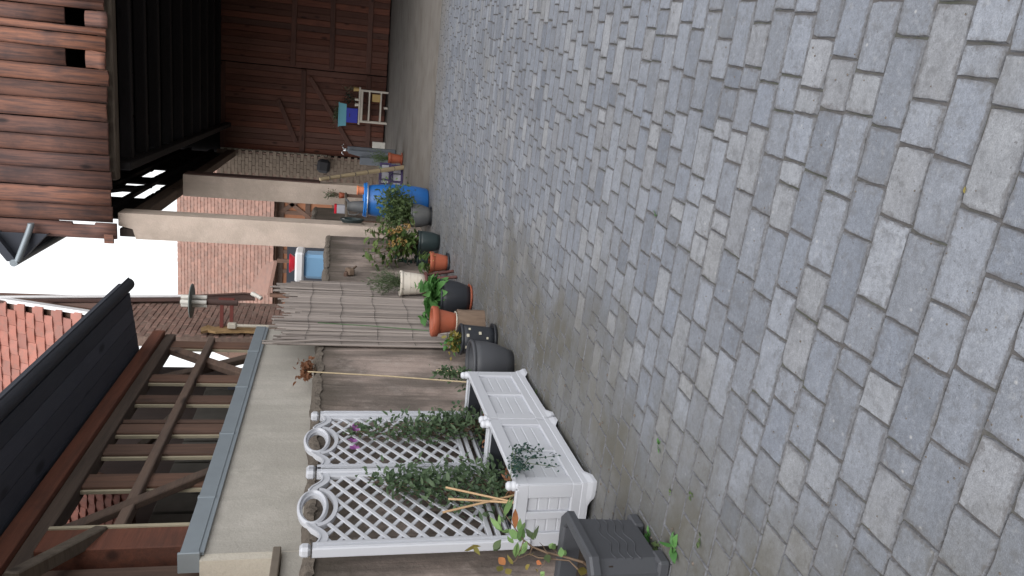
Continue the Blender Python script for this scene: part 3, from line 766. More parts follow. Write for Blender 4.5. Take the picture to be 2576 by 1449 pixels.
# brick end wall left of the gate, facing the yard
ew = MB().box((-3.02, 26.8, 2.7), (.84, .2, 5.4)).build('end_wall', M['mortar'], bn)
r9 = random.Random(4); bm9 = [MB().box((0, 0, 0), (.25*k, .03, .105), None, .006).mesh('brick', M['sidebrick']) for k in (1, .95, .48)]
for row in range(48):
    z = .06+row*.11; x = -3.42 + (0 if row % 2 else .125)
    while x < -2.66:
        inst('brick', bm9[2] if x > -2.78 else r9.choice(bm9[:2]), ew, Matrix.Translation((x+(.12 if x <= -2.78 else .06), 26.69+r9.gauss(0, .005), z)) @ Matrix.Rotation(r9.gauss(0, .02), 4, 'Y') @ Matrix.Rotation(r9.gauss(0, .025), 4, 'Z')); x += .255
MB().box((-2.57, 26.86, 3.6), (.05, .1, 3.4)).build('corner_trim', M['creampost'], bn)
# gate at the far end
gt = thing('wooden_gate', (1.2, 27, 0), 'tall red brown plank gate closing the far end of the barn', 'gate')
r8 = random.Random(8); GY = 27.0
def leaf(x0, x1, rails, braces):
    n = round((x1-x0)/.19); lf = MB().box(((x0+x1)/2, GY+.06, 2.7), (x1-x0-.02, .03, 5.3)).build('gate_leaf', M['gate'], gt)
    for k in range(n):
        a = x0+(x1-x0)*k/n; wd = (x1-x0)/n
        MB().box((a+wd/2, GY+.02+r8.gauss(0, .006), 2.68), (wd-.012, .04, 5.28+r8.gauss(0, .01)), None, .006).build('board', M['gate'], lf)
    for z, za in rails: MB().beam((x0+.04, GY-.035, z), (x1-.04, GY-.035, za), .06, .16, Zv, .008).build('rail', M['gate_rail'], lf)
    for p, q in braces: MB().beam((p[0], GY-.04, p[1]), (q[0], GY-.04, q[1]), .05, .14, Zv, .008).build('brace', M['gate_rail'], lf)
zg = lambda x, y: onY(x, y, GY-.03).z
xg = lambda x, y: onY(x, y, GY-.03).x
leaf(-2.56, xg(900, 187), [(zg(760, 360), zg(764, 200)), (zg(928, 330), zg(928, 200)), (zg(560, 360), zg(560, 200))],
     [((xg(700, 250), zg(700, 250)), (xg(745, 357), zg(745, 357))), ((xg(780, 195), zg(780, 195)), (xg(884, 372), zg(884, 372)))])
leaf(xg(900, 187)+.02, 2.75, [(zg(737, 150), zg(742, 20)), (zg(835, 150), zg(838, 20)), (zg(928, 150), zg(934, 20))], [])
leaf(2.77, 5.2, [(2.5, 2.5), (1.5, 1.5), (.5, .5)], [])

# low wall between the pillars
rough_wall(-2.78, .2, 14.32, 17.2, zat(onX(800, 500, -2.78), 792), 6, 'low_wall', 'short grey wall between the two stucco pillars', M['wallc'], jag=.012)

# ------------------------------------------------------------------ far half-timbered house
fh = thing('far_house', (-7, 34, 0), 'far house with wide red brown tiled roof seen between the pillars', 'house')
FYe, FYr = 33.2, 37.6
ze = onY(690, 600, FYe).z; zr = onY(457, 600, FYr).z
sl_ = math.atan2(zr-ze, FYr-FYe); nl = math.hypot(zr-ze, FYr-FYe)
fr = MB().add([(-13, FYe, ze-.06), (-2.8, FYe, ze-.06), (-2.8, FYr, zr-.06), (-13, FYr, zr-.06), (-13, 42, ze-.06), (-2.8, 42, ze-.06)], [(0, 1, 2, 3), (3, 2, 5, 4)]).build('roof', M['timber'], fh)
tiled_roof(fr, M['tile_far'], -11.6, -3.0, FYe-.05, ze, sl_, 27, nl/26, .235, 21)
fw = MB().box((-7.9, FYe+.45, ze/2-.1), (10.2, .2, ze-.2)).build('wall', M['orange_panel'], fh)
for z in (1.6, ze-.25, .5, 2.7): MB().box((-7.9, FYe+.32, z), (10.2, .08, .2)).build('beam', M['timber'], fh)
for k in range(12):
    x = -12.6+k*.86; MB().box((x, FYe+.335, ze/2), (.17, .07, ze-.4)).build('post', M['timber'], fh)
for y, x in ((515, 735), (415, 735)):
    c = onY(x, y, FYe+.3)
    for s in (-1, 1): MB().beam((c.x-.55*s, c.y, c.z-.75), (c.x+.55*s, c.y, c.z+.75), .06, .16).build('brace', M['timber'], fh)
MB().box((-9.6, FYe+.25, 1.85), (6.9, .06, 3.3)).build('dark_opening', M['soffit'], fh)  # flat panel; the shade inside the opening is put into its colour
# its small porch roof
pc = thing('porch_roof', onY(690, 690, 31.5), 'small brown porch roof in front of the far tiled house', 'roof')
a, b, c, d = onY(622, 738, 31.6), onY(662, 668, 31), onY(690, 655, 30.6), onY(672, 742, 30.6)
MB().add([a, b, c, d, *(v-Vector((0, 0, .12)) for v in (a, b, c, d))], [(0, 1, 2, 3), (7, 6, 5, 4), (0, 4, 5, 1), (1, 5, 6, 2), (2, 6, 7, 3), (3, 7, 4, 0)]).build('roof_slab', M['tile_far'], pc)
for v in (c, d): MB().beam(v-Vector((0, 0, .1)), (v.x, v.y, -.05), .14, .14).build('post', M['timber'], pc)
# greenery glimpsed beyond
BUSH_SPOT = onY(785, 418, 30.5)
gb = thing('distant_bush', (BUSH_SPOT.x, 30.5, 0), 'light green bush glimpsed beyond the far pillar', 'bush')

# ================================================================== PLANT TOOLS
def leaf_geom(L, W, fold=.25, bend=.25, shape='ovate', wav=0, r=None):
    st = {'ovate': [(0, .02), (.18, .34), (.42, .5), (.7, .34), (.9, .12), (1, .01)],
          'lance': [(0, .03), (.25, .42), (.5, .5), (.8, .26), (1, .01)],
          'round': [(0, .05), (.12, .4), (.4, .52), (.75, .42), (1, .04)],
          'tooth': [(0, .03), (.15, .42), (.22, .36), (.38, .52), (.46, .42), (.62, .42), (.7, .3), (.84, .22), (1, .01)]}[shape]
    vs = []; fs = []
    for t, w_ in st:
        y = L*t; z = -bend*L*t*t; h = w_*W*fold*2
        wz = (wav*W*math.sin(t*9) if wav else 0)
        vs += [(-w_*W, y, z+h*.5+wz), (0, y, z), (w_*W, y, z+h*.5-wz)]
    for i in range(len(st)-1):
        a = i*3; fs += [(a, a+1, a+4, a+3), (a+1, a+2, a+5, a+4)]
    return vs, fs
def leaf_M(p, d, n=Zv, roll=0., s=1.):
    d = Vector(d).normalized(); n = Vector(n); x = d.cross(n)
    if x.length < .05: x = d.cross(Vector((1, .3, 0)))
    x.normalize(); n2 = x.cross(d)
    m = Matrix((x, d, n2)).transposed() @ Matrix.Rotation(roll, 3, 'Y')
    return Matrix.Translation(Vector(p)) @ (m*s).to_4x4()
def add_leaf(mb, p, d, L, W, r, n=Zv, shape='ovate', fold=.25, bend=.3):
    vs, fs = leaf_geom(L, W, fold, bend*r.uniform(.3, 1.4), shape)
    Mx = leaf_M(p, d, n, r.gauss(0, .45)); mb.add([Mx @ Vector(v) for v in vs], fs, True)
def rdir(r, up=.3):
    while True:
        v = Vector((r.uniform(-1, 1), r.uniform(-1, 1), r.uniform(-1, 1)))
        if .1 < v.length < 1: v.normalize(); return (v+Zv*up).normalized()
def bush(root, c, rad, n, L, W, mk, seed, shape='ovate', stems=7, base=None, smat='stemg', name='foliage', up=.3, clump=.55):
    """stems fanning from the base, leaves set along them and thicker in clumps near the outside"""
    r = random.Random(seed); c = Vector(c); base = Vector(base) if base else c-Vector((0, 0, rad[2]))
    sm = MB(); lf = MB(); tips = []
    for k in range(stems):
        d = rdir(r, .6); tip = c+Vector((d.x*rad[0], d.y*rad[1], d.z*rad[2]))*r.uniform(.6, 1)
        mid = (base+tip)/2+Vector((r.gauss(0, .12)*rad[0], r.gauss(0, .12)*rad[1], .1*rad[2]))
        pth = [base+Vector((r.gauss(0, .02), r.gauss(0, .02), 0)), mid, tip]; sm.tube(pth, [.005, .004, .002], 5); tips.append(pth)
    for i in range(n):
        pth = r.choice(tips); t = r.random()**.6
        p = (pth[0].lerp(pth[1], t*2) if t < .5 else pth[1].lerp(pth[2], t*2-1))
        off = Vector((r.gauss(0, 1)*rad[0], r.gauss(0, 1)*rad[1], r.gauss(0, 1)*rad[2]))*.38*clump*(.3+t)
        p = p+off; d = (p-base).normalized()*.7+rdir(r, up)
        add_leaf(lf, p, d, L*r.uniform(.6, 1.25), W*r.uniform(.7, 1.2), r, shape=shape)
    sm.build('stem', M[smat], root); lf.build(name, M[mk], root, 'stuff')
def big_leaves(root, specs, L, W, mk, seed, shape='ovate', name='leaf', fold=.22, bend=.3):
    """each large leaf an object of its own, sharing a few blades"""
    r = random.Random(seed)
    me = []
    for k in range(4):
        vs, fs = leaf_geom(1, W/L*r.uniform(.9, 1.1), fold, bend*r.uniform(.5, 1.4), shape, .05); me.append(MB().add(vs, fs, True).mesh(name, M[mk]))
    for p, d, s_ in specs: inst(name, r.choice(me), root, leaf_M(p, d, Vector((r.gauss(0, .3), r.gauss(0, .3), 1)), r.gauss(0, .35), L*s_))

bush(gb, BUSH_SPOT, (.5, .4, .45), 500, .12, .08, 'lf_shrub', 83, base=(BUSH_SPOT.x, 30.5, 0), stems=14)
# ------------------------------------------------------------------ pots
def pot_parts(root, c, r0, r1, h, m, rim=.0, rimh=.03, soil=None, n=28, bulge=0., soil_d=.04, lip=.006, rot=None):
    """open thrown/moulded pot with wall thickness; rim and soil are parts"""
    c = Vector(c); P = [(.001, .0), (r0, 0)]
    for i in range(1, 6):
        t = i/5; P.append((r0+(r1-r0)*t+bulge*math.sin(math.pi*t), h*t))
    inner = [(r1-.008, h), (r1-.012-(r1-r0)*.15, h-soil_d-.01)]
    MB().lathe(P+inner, n, c, rot).build('pot_body', M[m], root)
    if rim:
        MB().lathe([(r1-.002, h-rimh-.006), (r1+rim, h-rimh), (r1+rim+.003, h-.004), (r1+rim-.002, h+lip), (r1-.01, h+lip), (r1-.012, h-rimh)], n, c, rot).build('rim', M[m], root)
    if soil:
        r = random.Random(int(c.y*100)); mb = MB(); R1 = r1-.012; vs = [(0, 0, h-soil_d+.01)]; fs = []
        for ring in (.4, .75, 1.):
            for k in range(16):
                a = 2*math.pi*k/16; vs.append((R1*ring*math.cos(a), R1*ring*math.sin(a), h-soil_d+r.gauss(0, .006)))
        for k in range(16): fs.append((0, 1+k, 1+(k+1) % 16))
        for q_ in range(2):
            for k in range(16): a = 1+q_*16+k; b = 1+q_*16+(k+1) % 16; fs.append((a, a+16, b+16, b))
        rot_ = rot or Matrix.Identity(3)
        mb.add([rot_ @ Vector(v)+c for v in vs], fs, True); mb.build('soil', M[soil], root)
def saucer(root, c, r, m, h=.03):
    MB().lathe([(.001, .0), (r*.85, 0), (r, h), (r-.008, h), (r*.83, .008), (.001, .008)], 28, c).build('saucer', M[m], root)
def at(xb, yc, rad):
    """ground point of a round thing whose front foot is seen at (xb, yc)"""
    g = gp(xb, yc); d = Vector((g.x, g.y, 0)).normalized(); return g + d*rad

# ================================================================== WHITE PLANTERS WITH TRELLISES
XF, XB = -2.165, -2.575
def planter(y0, y1, label):
    root = thing('planter', (XF-.2, (y0+y1)/2, 0), label, 'planter', 'white planters with trellises')
    m = M['plastic_w']; H = .470; cx = (XF+XB)/2; cy = (y0+y1)/2
    # hollow box: four backing walls, floor and dark soil
    bd = MB(); t = .022
    bd.box((XF-.028, cy, .255), (t, y1-y0-.06, .39)); bd.box((XB+.028, cy, .255), (t, y1-y0-.06, .39))
    bd.box((cx, y0+.028, .255), (abs(XF-XB)-.08, t, .39)); bd.box((cx, y1-.028, .255), (abs(XF-XB)-.08, t, .39))
    body = bd.build('body', m, root)
    # front and ends: stiles, rails and lapped boards
    def face(p0, p1, nrm, npan):
        p0, p1 = Vector(p0), Vector(p1); L = (p1-p0).length; d = (p1-p0)/L; nrm = Vector(nrm)
        rot = Matrix((d, nrm, Zv)).transposed(); fr = MB()
        fr.box(p0+d*L/2-nrm*.012+Zv*.435, (L, .03, .07), rot, .006); fr.box(p0+d*L/2-nrm*.012+Zv*.105, (L, .03, .07), rot, .006)
        sw = .05
        for k in range(npan+1):
            x = L*k/npan; x = min(max(x, sw/2+.03), L-sw/2-.03) if 0 < k < npan else (.045 if k == 0 else L-.045)
            fr.box(p0+d*x-nrm*.0125+Zv*.27, (sw if 0 < k < npan else .09, .029, .27), rot, .005)
        fr.build('face_frame', m, root)
        for k in range(npan):
            a = L*k/npan+(.09 if k == 0 else .025); b = L*(k+1)/npan-(.09 if k == npan-1 else .025)
            for j in range(4):
                z = .14+.26*(j+.5)/4; tp = MB()
                e = .0 if j in (0, 3) else .0
                tp.box(p0+d*((a+b)/2)-nrm*.0215+Zv*z, (b-a-.004, .016, .26/4-.005), rot, .004)
                tp.build('panel_board', m, root)
    face((XF, y0, 0), (XF, y1, 0), (1, 0, 0), 2)
    face((XB, y0, 0), (XF, y0, 0), (0, -1, 0), 2)
    face((XF, y1, 0), (XB, y1, 0), (0, 1, 0), 2)
    # plinth flaring out to a foot at every corner, arched between
    pts = []
    def side(p, q, off, n=14):
        for k in range(n+1):
            t = k/n; d = min(t, 1-t)*math.dist(p, q); u = max(0., min(1., (d-.07)/.07)); u = u*u*(3-2*u)
            pts.append((p[0]+(q[0]-p[0])*t, p[1]+(q[1]-p[1])*t, off, u, t in (0, 1)))
    side((XB+.01, y0), (XF, y0), (0, -1)); side((XF, y0), (XF, y1), (1, 0)); side((XF, y1), (XB+.01, y1), (0, 1))
    vs = []; fs = []
    for x, y, o_, u, end in pts:
        corner = end and x > XF-.001
        for z, e in ((.082, .002), (.078, .007), (.05, .010), (.02 if u < .01 else .02+.02*u, .022-.012*u), (.035*u, .023-.012*u)):
            ox, oy = (e, -e if y < cy else e) if corner else (o_[0]*e, o_[1]*e)
            vs.append((x+ox, y+oy, z))
    for k in range(len(pts)-1):
        for q in range(4): fs.append((k*5+q+1, (k+1)*5+q+1, (k+1)*5+q, k*5+q))
    MB().add(vs, fs, False).add([(XB, y0, .06), (XF, y0, .06), (XF, y1, .06), (XB, y1, .06)], [(0, 3, 2, 1)]).build('plinth', m, root)
    rim = MB()
    rim.box((XF-.014, cy, H), (.036, y1-y0+.006, .02), None, .006); rim.box((XB+.014, cy, H), (.036, y1-y0+.006, .02), None, .006)
    rim.box((cx, y0+.014, H), (abs(XF-XB)-.072, .036, .019), None, .006); rim.box((cx, y1-.014, H), (abs(XF-XB)-.072, .036, .019), None, .006)
    rim.build('rim', m, root)
    for x in (XF-.022, XB+.03):
        for y in (y0+.03, y1-.03):
            MB().lathe([(.03, 0), (.031, .018), (.025, .022), (.027, .03), (.027, .045), (.017, .056), (.001, .058)], 14, (x, y, H+.009)).build('corner_knob', m, root)
    ln = MB(); ln.box((cx, cy, .40), (abs(XF-XB)-.08, y1-y0-.08, .01)); 
    r = random.Random(int(y0*10)); sv = []; sf = []; nx, ny = 8, 18
    for i in range(nx+1):
        for j in range(ny+1): sv.append((XB+.045+(XF-XB-.09)*i/nx, y0+.045+(y1-y0-.09)*j/ny, .345+r.gauss(0, .008)))
    for i in range(nx):
        for j in range(ny): a = i*(ny+1)+j; sf.append((a, a+ny+1, a+ny+2, a+1))
    MB().add(sv, sf, True).build('soil', M['soil'], root)
    lin = MB(); zz = .405
    for cc_, sz in (((XF-.043, cy, zz), (.006, y1-y0-.09, .10)), ((XB+.043, cy, zz), (.006, y1-y0-.09, .10)), ((cx, y0+.043, zz), (abs(XF-XB)-.1, .006, .10)), ((cx, y1-.043, zz), (abs(XF-XB)-.1, .006, .10))): lin.box(cc_, sz)
    lin.build('inner_liner', M['black_pl'], root)
    # trellis
    tx = -2.548; pw = .072; yl, yr = y0+.012, y1-.012
    for k, y in enumerate((yl, yr)):
        pz = 1.615; po = MB(); s_ = 1 if k == 0 else -1
        po.box((tx, y, (pz+.36)/2), (.062, pw, pz-.36), None, .007)
        po.box((tx+.0335, y+s_*.012, (pz+.40)/2), (.006, .012, pz-.46)); po.box((tx+.0335, y-s_*.020, (pz+.40)/2), (.006, .008, pz-.46))
        p_ = po.build('trellis_post', m, root)
        MB().box((tx, y, pz+.034), (.064, pw+.002, .062), None, .016).build('post_cap', m, p_)
        MB().box((tx, y, pz+.001), (.0655, pw+.0035, .005)).build('joint_line', M['wire'], p_)
    a, b = yl+pw/2, yr-pw/2; mid = (a+b)/2; z0, z1 = .60, 1.50
    fr = MB()
    fr.box((tx, a+.016, (z0+z1)/2+.02), (.03, .032, z1-z0+.04), None, .004); fr.box((tx, b-.016, (z0+z1)/2+.02), (.03, .032, z1-z0+.04), None, .004)
    fr.box((tx, mid, z0-.012), (.034, b-a-.002, .032), None, .004); fr.box((tx, mid, z0-.065), (.03, b-a-.002, .028), None, .004)
    fr.build('trellis_frame', m, root)
    # oval medallion on top, a second oval hung below it, and two swooping arms
    zc, A1, B1, A0, B0 = 1.622, .205, .094, .150, .062
    def oval(a, b, c, n=48): return [(a*math.cos(2*math.pi*k/n), c+b*math.sin(2*math.pi*k/n)) for k in range(n)]
    vs = []; fs = []; n = 48
    for (a_, b_, dx) in ((A0, B0, -.02), (A1-.006, B1-.005, -.02), (A1, B1, .012), (A1-.018, B1-.012, .022), (A0+.03, B0+.016, .022), (A0+.022, B0+.012, .006), (A0, B0, .004)):
        vs += [(tx+dx, mid+p[0], p[1]) for p in oval(a_, b_, zc)]
    for q_ in range(7):
        for k in range(n): fs.append((q_*n+k, q_*n+(k+1) % n, ((q_+1) % 7)*n+(k+1) % n, ((q_+1) % 7)*n+k))
    MB().add(vs, fs).build('trellis_ring', m, root)
    vs = []; fs = []; N = 28
    A2, B2, zc2 = .222, .125, zc-.025
    for k in range(N+1):
        t = math.pi*(1.02+.96*k/N)
        for (da, dx) in ((0, -.016), (0, .016), (.034, .016), (.034, -.016)): vs.append((tx+dx, mid+(A2-da)*math.cos(t), zc2+(B2-da*.75)*math.sin(t)))
    for k in range(N):
        for q_ in range(4): fs.append((k*4+q_, k*4+(q_+1) % 4, (k+1)*4+(q_+1) % 4, (k+1)*4+q_))
    fs += [(3, 2, 1, 0), tuple(N*4+q_ for q_ in range(4))]
    MB().add(vs, fs).build('trellis_ring', m, root)
    for s_ in (1, -1):
        e0 = a if s_ == 1 else b; e1 = mid-s_*(A1-.012); pth = []
        for i in range(11):
            t = i/10; pth.append((tx, e0+(e1-e0)*t, 1.565-.03*math.sin(math.pi*min(1., t*1.25))+.062*t**1.7))
        MB().sweep(pth, None, .042, .034, (1, 0, 0)).build('trellis_arm', m, root)
        MB().sweep([(p[0]+.012, p[1], p[2]+.026) for p in pth], None, .010, .022, (1, 0, 0)).build('trellis_arm', m, root)
    # lattice slats, clipped to the frame and the curve under the ring
    def top_at(y):
        u = abs(y-mid)
        return min(1.535, zc2-(B2-.012)*math.sqrt(max(0, 1-(u/A2)**2)))
    px, pz = .172, .112; slope = pz/px
    for s_ in (1, -1):
        k = -12
        while k < 24:
            # z = z0 + k*pz + s_*slope*(y-a)
            seg = []; N = 80
            for i in range(N+1):
                y = a+.02+(b-a-.04)*i/N; z = z0+k*pz+s_*slope*(y-a)
                if z0-.004 < z < top_at(y): seg.append((tx+.005*s_, y, z))
            k += 1
            if len(seg) < 4: continue
            MB().beam(seg[0], seg[-1], .011, .025, Vector((0, 0, 1)), .002).build('slat', m, root)
    return root
PY = [3.845, 4.745, 4.755, 5.655]
planter(PY[0], PY[1], 'nearer white planter box with lattice trellis, beside the dark grey planter')
planter(PY[2], PY[3], 'farther white planter box with lattice trellis carrying violet flowers')

# climbers
def climber(name, label, y0, y1, path, n, seed, spread):
    r = random.Random(seed); root = thing(name, (-2.47, (y0+y1)/2, .36), label, 'plant')
    sm = MB(); lf = MB()
    for k in range(16):
        pts = []
        by = y0+(y1-y0)*r.random()
        top = r.random()**.5*.92+.08
        for i in range(9):
            t = i/8*top; zc, yc, w_ = path(t)
            pts.append(Vector((-2.49+.035*math.sin(5*t+k)+r.gauss(0, .012), yc+(by-(y0+y1)/2)*(1-t)*.6+r.gauss(0, w_*.35), zc)))
        sm.tube(pts, [.0035*(1-.06*i) for i in range(9)], 4, False)
        for i in range(n):
            t = r.random()**.8*8; j = min(int(t), 7); p = pts[j].lerp(pts[j+1], t-j); w_ = path(t/8*top)[2]
            p = p+Vector((abs(r.gauss(0, .035)), r.gauss(0, w_*spread), r.gauss(0, .03)))
            d = Vector((r.uniform(.1, .9), r.gauss(0, .8), r.uniform(-.5, .9)))
            add_leaf(lf, p, d, r.uniform(.034, .07), r.uniform(.016, .029), r, shape='lance', n=Vector((1, 0, .3)))
    sm.build('stem', M['stem'], root); lf.build('foliage', M['lf_clim'], root, 'stuff'); return root
climber('climbing_plant', 'leafy climber spreading up the nearer trellis', 4.1, 4.5, lambda t: (.38+.98*t, 4.36+.10*t, .26*(1-t)**.7+.02), 60, 12, .6)
c2 = climber('climbing_plant', 'tall narrow climber with violet flowers on the farther trellis', 5.1, 5.45, lambda t: (.38+1.06*t, 5.33-.12*t, .16*(1-t)**.6+.03), 52, 13, .6)
def flower(root, p, s_, r, m, n=6):
    mb = MB()
    for k in range(n):
        a = 2*math.pi*k/n+r.random()*.3; d = Vector((.35, math.cos(a), math.sin(a)))
        add_leaf(mb, p, d, s_, s_*.5, r, n=Vector((1, 0, 0)), shape='round', bend=.1)
    mb.build('flower', m, root)
r = random.Random(31)
for (x, y) in ((889, 1075), (893, 1082), (886, 1110), (892, 1128)): flower(c2, onX(x, y, -2.46), .04, r, M['violet'])
# trailing plant over the front edge and dead leaves in the soil
tp = thing('trailing_plant', (-2.14, 4.0, .48), 'small leaved plant trailing over the front edge of the nearer planter', 'plant')
r = random.Random(17); lf = MB(); sm = MB()
for k in range(7):
    a = onX(1290+r.uniform(-12, 8), 1195+r.uniform(-22, 22), -2.2); e = onX(1345+r.uniform(-20, 62), 1160+r.uniform(-32, 32), -2.12)
    m_ = (a+e)/2+Vector((.06, 0, .05)); m_.x = max(m_.x, -2.13); pts = [a, m_, e]; sm.tube(pts, [.003, .0025, .0015], 4, False)
    for i in range(34):
        t = r.random()*2; p = pts[0].lerp(pts[1], t) if t < 1 else pts[1].lerp(pts[2], t-1)
        p = p+Vector((abs(r.gauss(0, .012)), r.gauss(0, .022), r.gauss(0, .018))); p.x = max(p.x, -2.145)
        add_leaf(lf, p, Vector((r.uniform(.0, .6), r.gauss(0, .8), r.uniform(-1, .3))), r.uniform(.016, .034), r.uniform(.01, .019), r, n=Vector((1, 0, .2)))
sm.build('stem', M['stemg'], tp); lf.build('foliage', M['lf_dark'], tp, 'stuff')
for nm, y0, y1, lab in (('dead_leaves', 4.05, 4.35, 'dry brown leaves lying in the nearer white planter'), ('dead_leaves', 4.85, 5.15, 'dry brown leaves lying in the farther white planter')):
    lf = MB(); r = random.Random(int(y0*7))
    for k in range(70): add_leaf(lf, (r.uniform(-2.45, -2.25), r.uniform(y0, y1), .36+abs(r.gauss(0, .05))), rdir(r, .1), r.uniform(.03, .06), .022, r, bend=.6)
    o = lf.build(nm, M['dead'], None, 'stuff')
# tan support sticks in the near planter
stx = [((1122, 1226), (1268, 1258)), ((1128, 1255), (1282, 1264)), ((1114, 1289), (1282, 1249))]
labs = ['tan support stick leaning right, nearest the middle post, in the nearer planter', 'middle upright tan support stick in the nearer planter', 'tan support stick leaning left, nearest the grey planter, in the nearer planter']
for (p, q), lab in zip(stx, labs):
    a, b = onX(*p, -2.38), onX(*q, -2.34); b2 = b+(b-a)*.35; b2.z = max(b2.z, .34)
    tag(MB().tube([a, b, b2], .007, 6).build('support_stick', M['tan_wood']), lab, 'stick', 'sticks in the planter')
def cane(name, p, q, Xa, Xb, m, rr, lab, cat='cane'):
    a, b = onX(*p, Xa), onX(*q, Xb); return tag(MB().tube([a, (a+b)/2+Vector((.005, .005, 0)), b], rr, 6).build(name, M[m]), lab, cat)
cane('garden_cane', (775, 935), (1185, 962), -2.60, -2.35, 'bamboo', .007, 'long thin cane leaning on the bare wall right of the trellises')
cane('garden_cane', (1098, 931), (1180, 940), -2.46, -2.42, 'bamboo', .008, 'short cane standing in the small green plant behind the planter')
cane('garden_cane', (800, 812), (1078, 832), -2.54, -2.30, 'cane_green', .006, 'thin green cane leaning on the reed screen')
pl = thing('leafy_plant', onX(1165, 945, -2.4), 'small green bushy plant standing behind the far end of the white planters', 'plant')
cb = onX(1140, 945, -2.4); bush(pl, cb, (.11, .14, .17), 230, .05, .026, 'lf_clim', 41, base=(cb.x, cb.y, .02), shape='lance')

# dry bunch on the wall top
dp = thing('dried_plant', onX(792, 930, -2.72), 'rusty dried plant bunch on top of the old wall', 'plant')
c = onX(773, 930, -2.72); r = random.Random(8); lf = MB()
for k in range(260):
    p = c+Vector((r.gauss(0, .035), r.gauss(0, .075), abs(r.gauss(0, .042))-.03)); add_leaf(lf, p, rdir(r, .4), r.uniform(.035, .06), .03, r)
lf.build('foliage', M['dead'], dp, 'stuff')
for k in range(4): MB().tube([(c.x, c.y+.03*(k-1.5), 1.68), (c.x+.01*k, c.y+.05*(k-1.5), c.z)], .005, 5).build('stem', M['stem'], dp)

# ------------------------------------------------------------------ reed screen
rsn = thing('reed_screen', (-2.62, 8.7, 0), 'dry grey brown reed screen with ragged top against the old wall', 'screen')
r = random.Random(23); y = 7.62; yend = 10.15; k = 0
while y < yend:
    d = r.uniform(.009, .016); t = (y-7.62)/(yend-7.62)
    ztop = 2.0+.16*t+.05*math.sin(t*9)+.05*math.sin(t*23+1)+r.gauss(0, .055)+(.07 if r.random() < .12 else 0)
    if t > .93: ztop -= (t-.93)*3
    lean = r.gauss(0, .011); xx = -2.655+r.uniform(0, .02)
    pts = [Vector((xx, y, .02)), Vector((xx+r.gauss(0, .003), y+lean*.4+r.gauss(0, .004), 1.0)), Vector((xx+r.gauss(0, .006), y+lean, ztop))]
    MB().tube(pts, [d, d*.95, d*.8], 6, True).build('reed', M['reed'], rsn); y += d*1.6; k += 1
for z in (.3, .68, 1.06, 1.44, 1.8):
    pts = [(-2.628+.004*math.sin(i*2.1), 7.6+i*.105, z+.012*math.sin(i*.9)+r.gauss(0, .003)) for i in range(25)]
    MB().tube(pts, .0028, 4).build('binding_wire', M['wire'], rsn)
a, b = onX(686, 862, -2.6), onX(800, 855, -2.61)
tag(MB().tube([a, b, Vector((-2.62, b.y+.02, .9)), Vector((-2.6, b.y+.03, .02))], .012, 7).build('loose_reed', M['reed']), 'single loose reed leaning at the left end of the reed screen', 'reed')
# wooden perch block on the wall
wp = onX(880, 683, -2.62)
pk = thing('wall_bracket', wp, 'small rough wooden bracket stuck on the wall beside the reed screen', 'bracket')
MB().box(wp, (.10, .14, .10), Matrix.Rotation(.4, 3, 'X'), .02).build('block', M['stump'], pk)
MB().tube([wp, wp+Vector((.06, .09, -.09))], [.02, .014], 6).build('peg', M['stump'], pk)
MB().box(wp+Vector((-.03, .02, .03)), (.08, .2, .06), Matrix.Rotation(-.3, 3, 'X'), .015).build('plate', M['timber'], pk)

# things beyond the wall
g = onX(775, 665, -3.15)
tk = thing('water_tank', (-3.15, g.y, 0), 'pale blue water tank with a white lid behind the old wall', 'tank')
zt_, zb_ = onX(766, 665, -3.15).z, 0.
MB().box((-3.15, g.y, zt_/2), (.42, .40, zt_), None, .05).build('tank_body', M['tankblue'], tk)
MB().box((-3.15, g.y-.02, (onX(743, 665, -3.15).z+zt_)/2), (.52, .52, onX(743, 665, -3.15).z-zt_-.006), None, .03).build('tank_lid', M['whitetrim'], tk)
zl = onX(743, 665, -3.15).z
bw = thing('red_bowl', (-3.15, g.y, zl), 'red plastic bowl lying on the white tank lid', 'bowl')
MB().lathe([(.001, 0), (.10, .0), (.16, .08), (.165, .10), (.155, .09), (.09, .012), (.001, .012)], 20, (-3.15, g.y+.03, zl)).build('bowl_body', M['red'], bw)

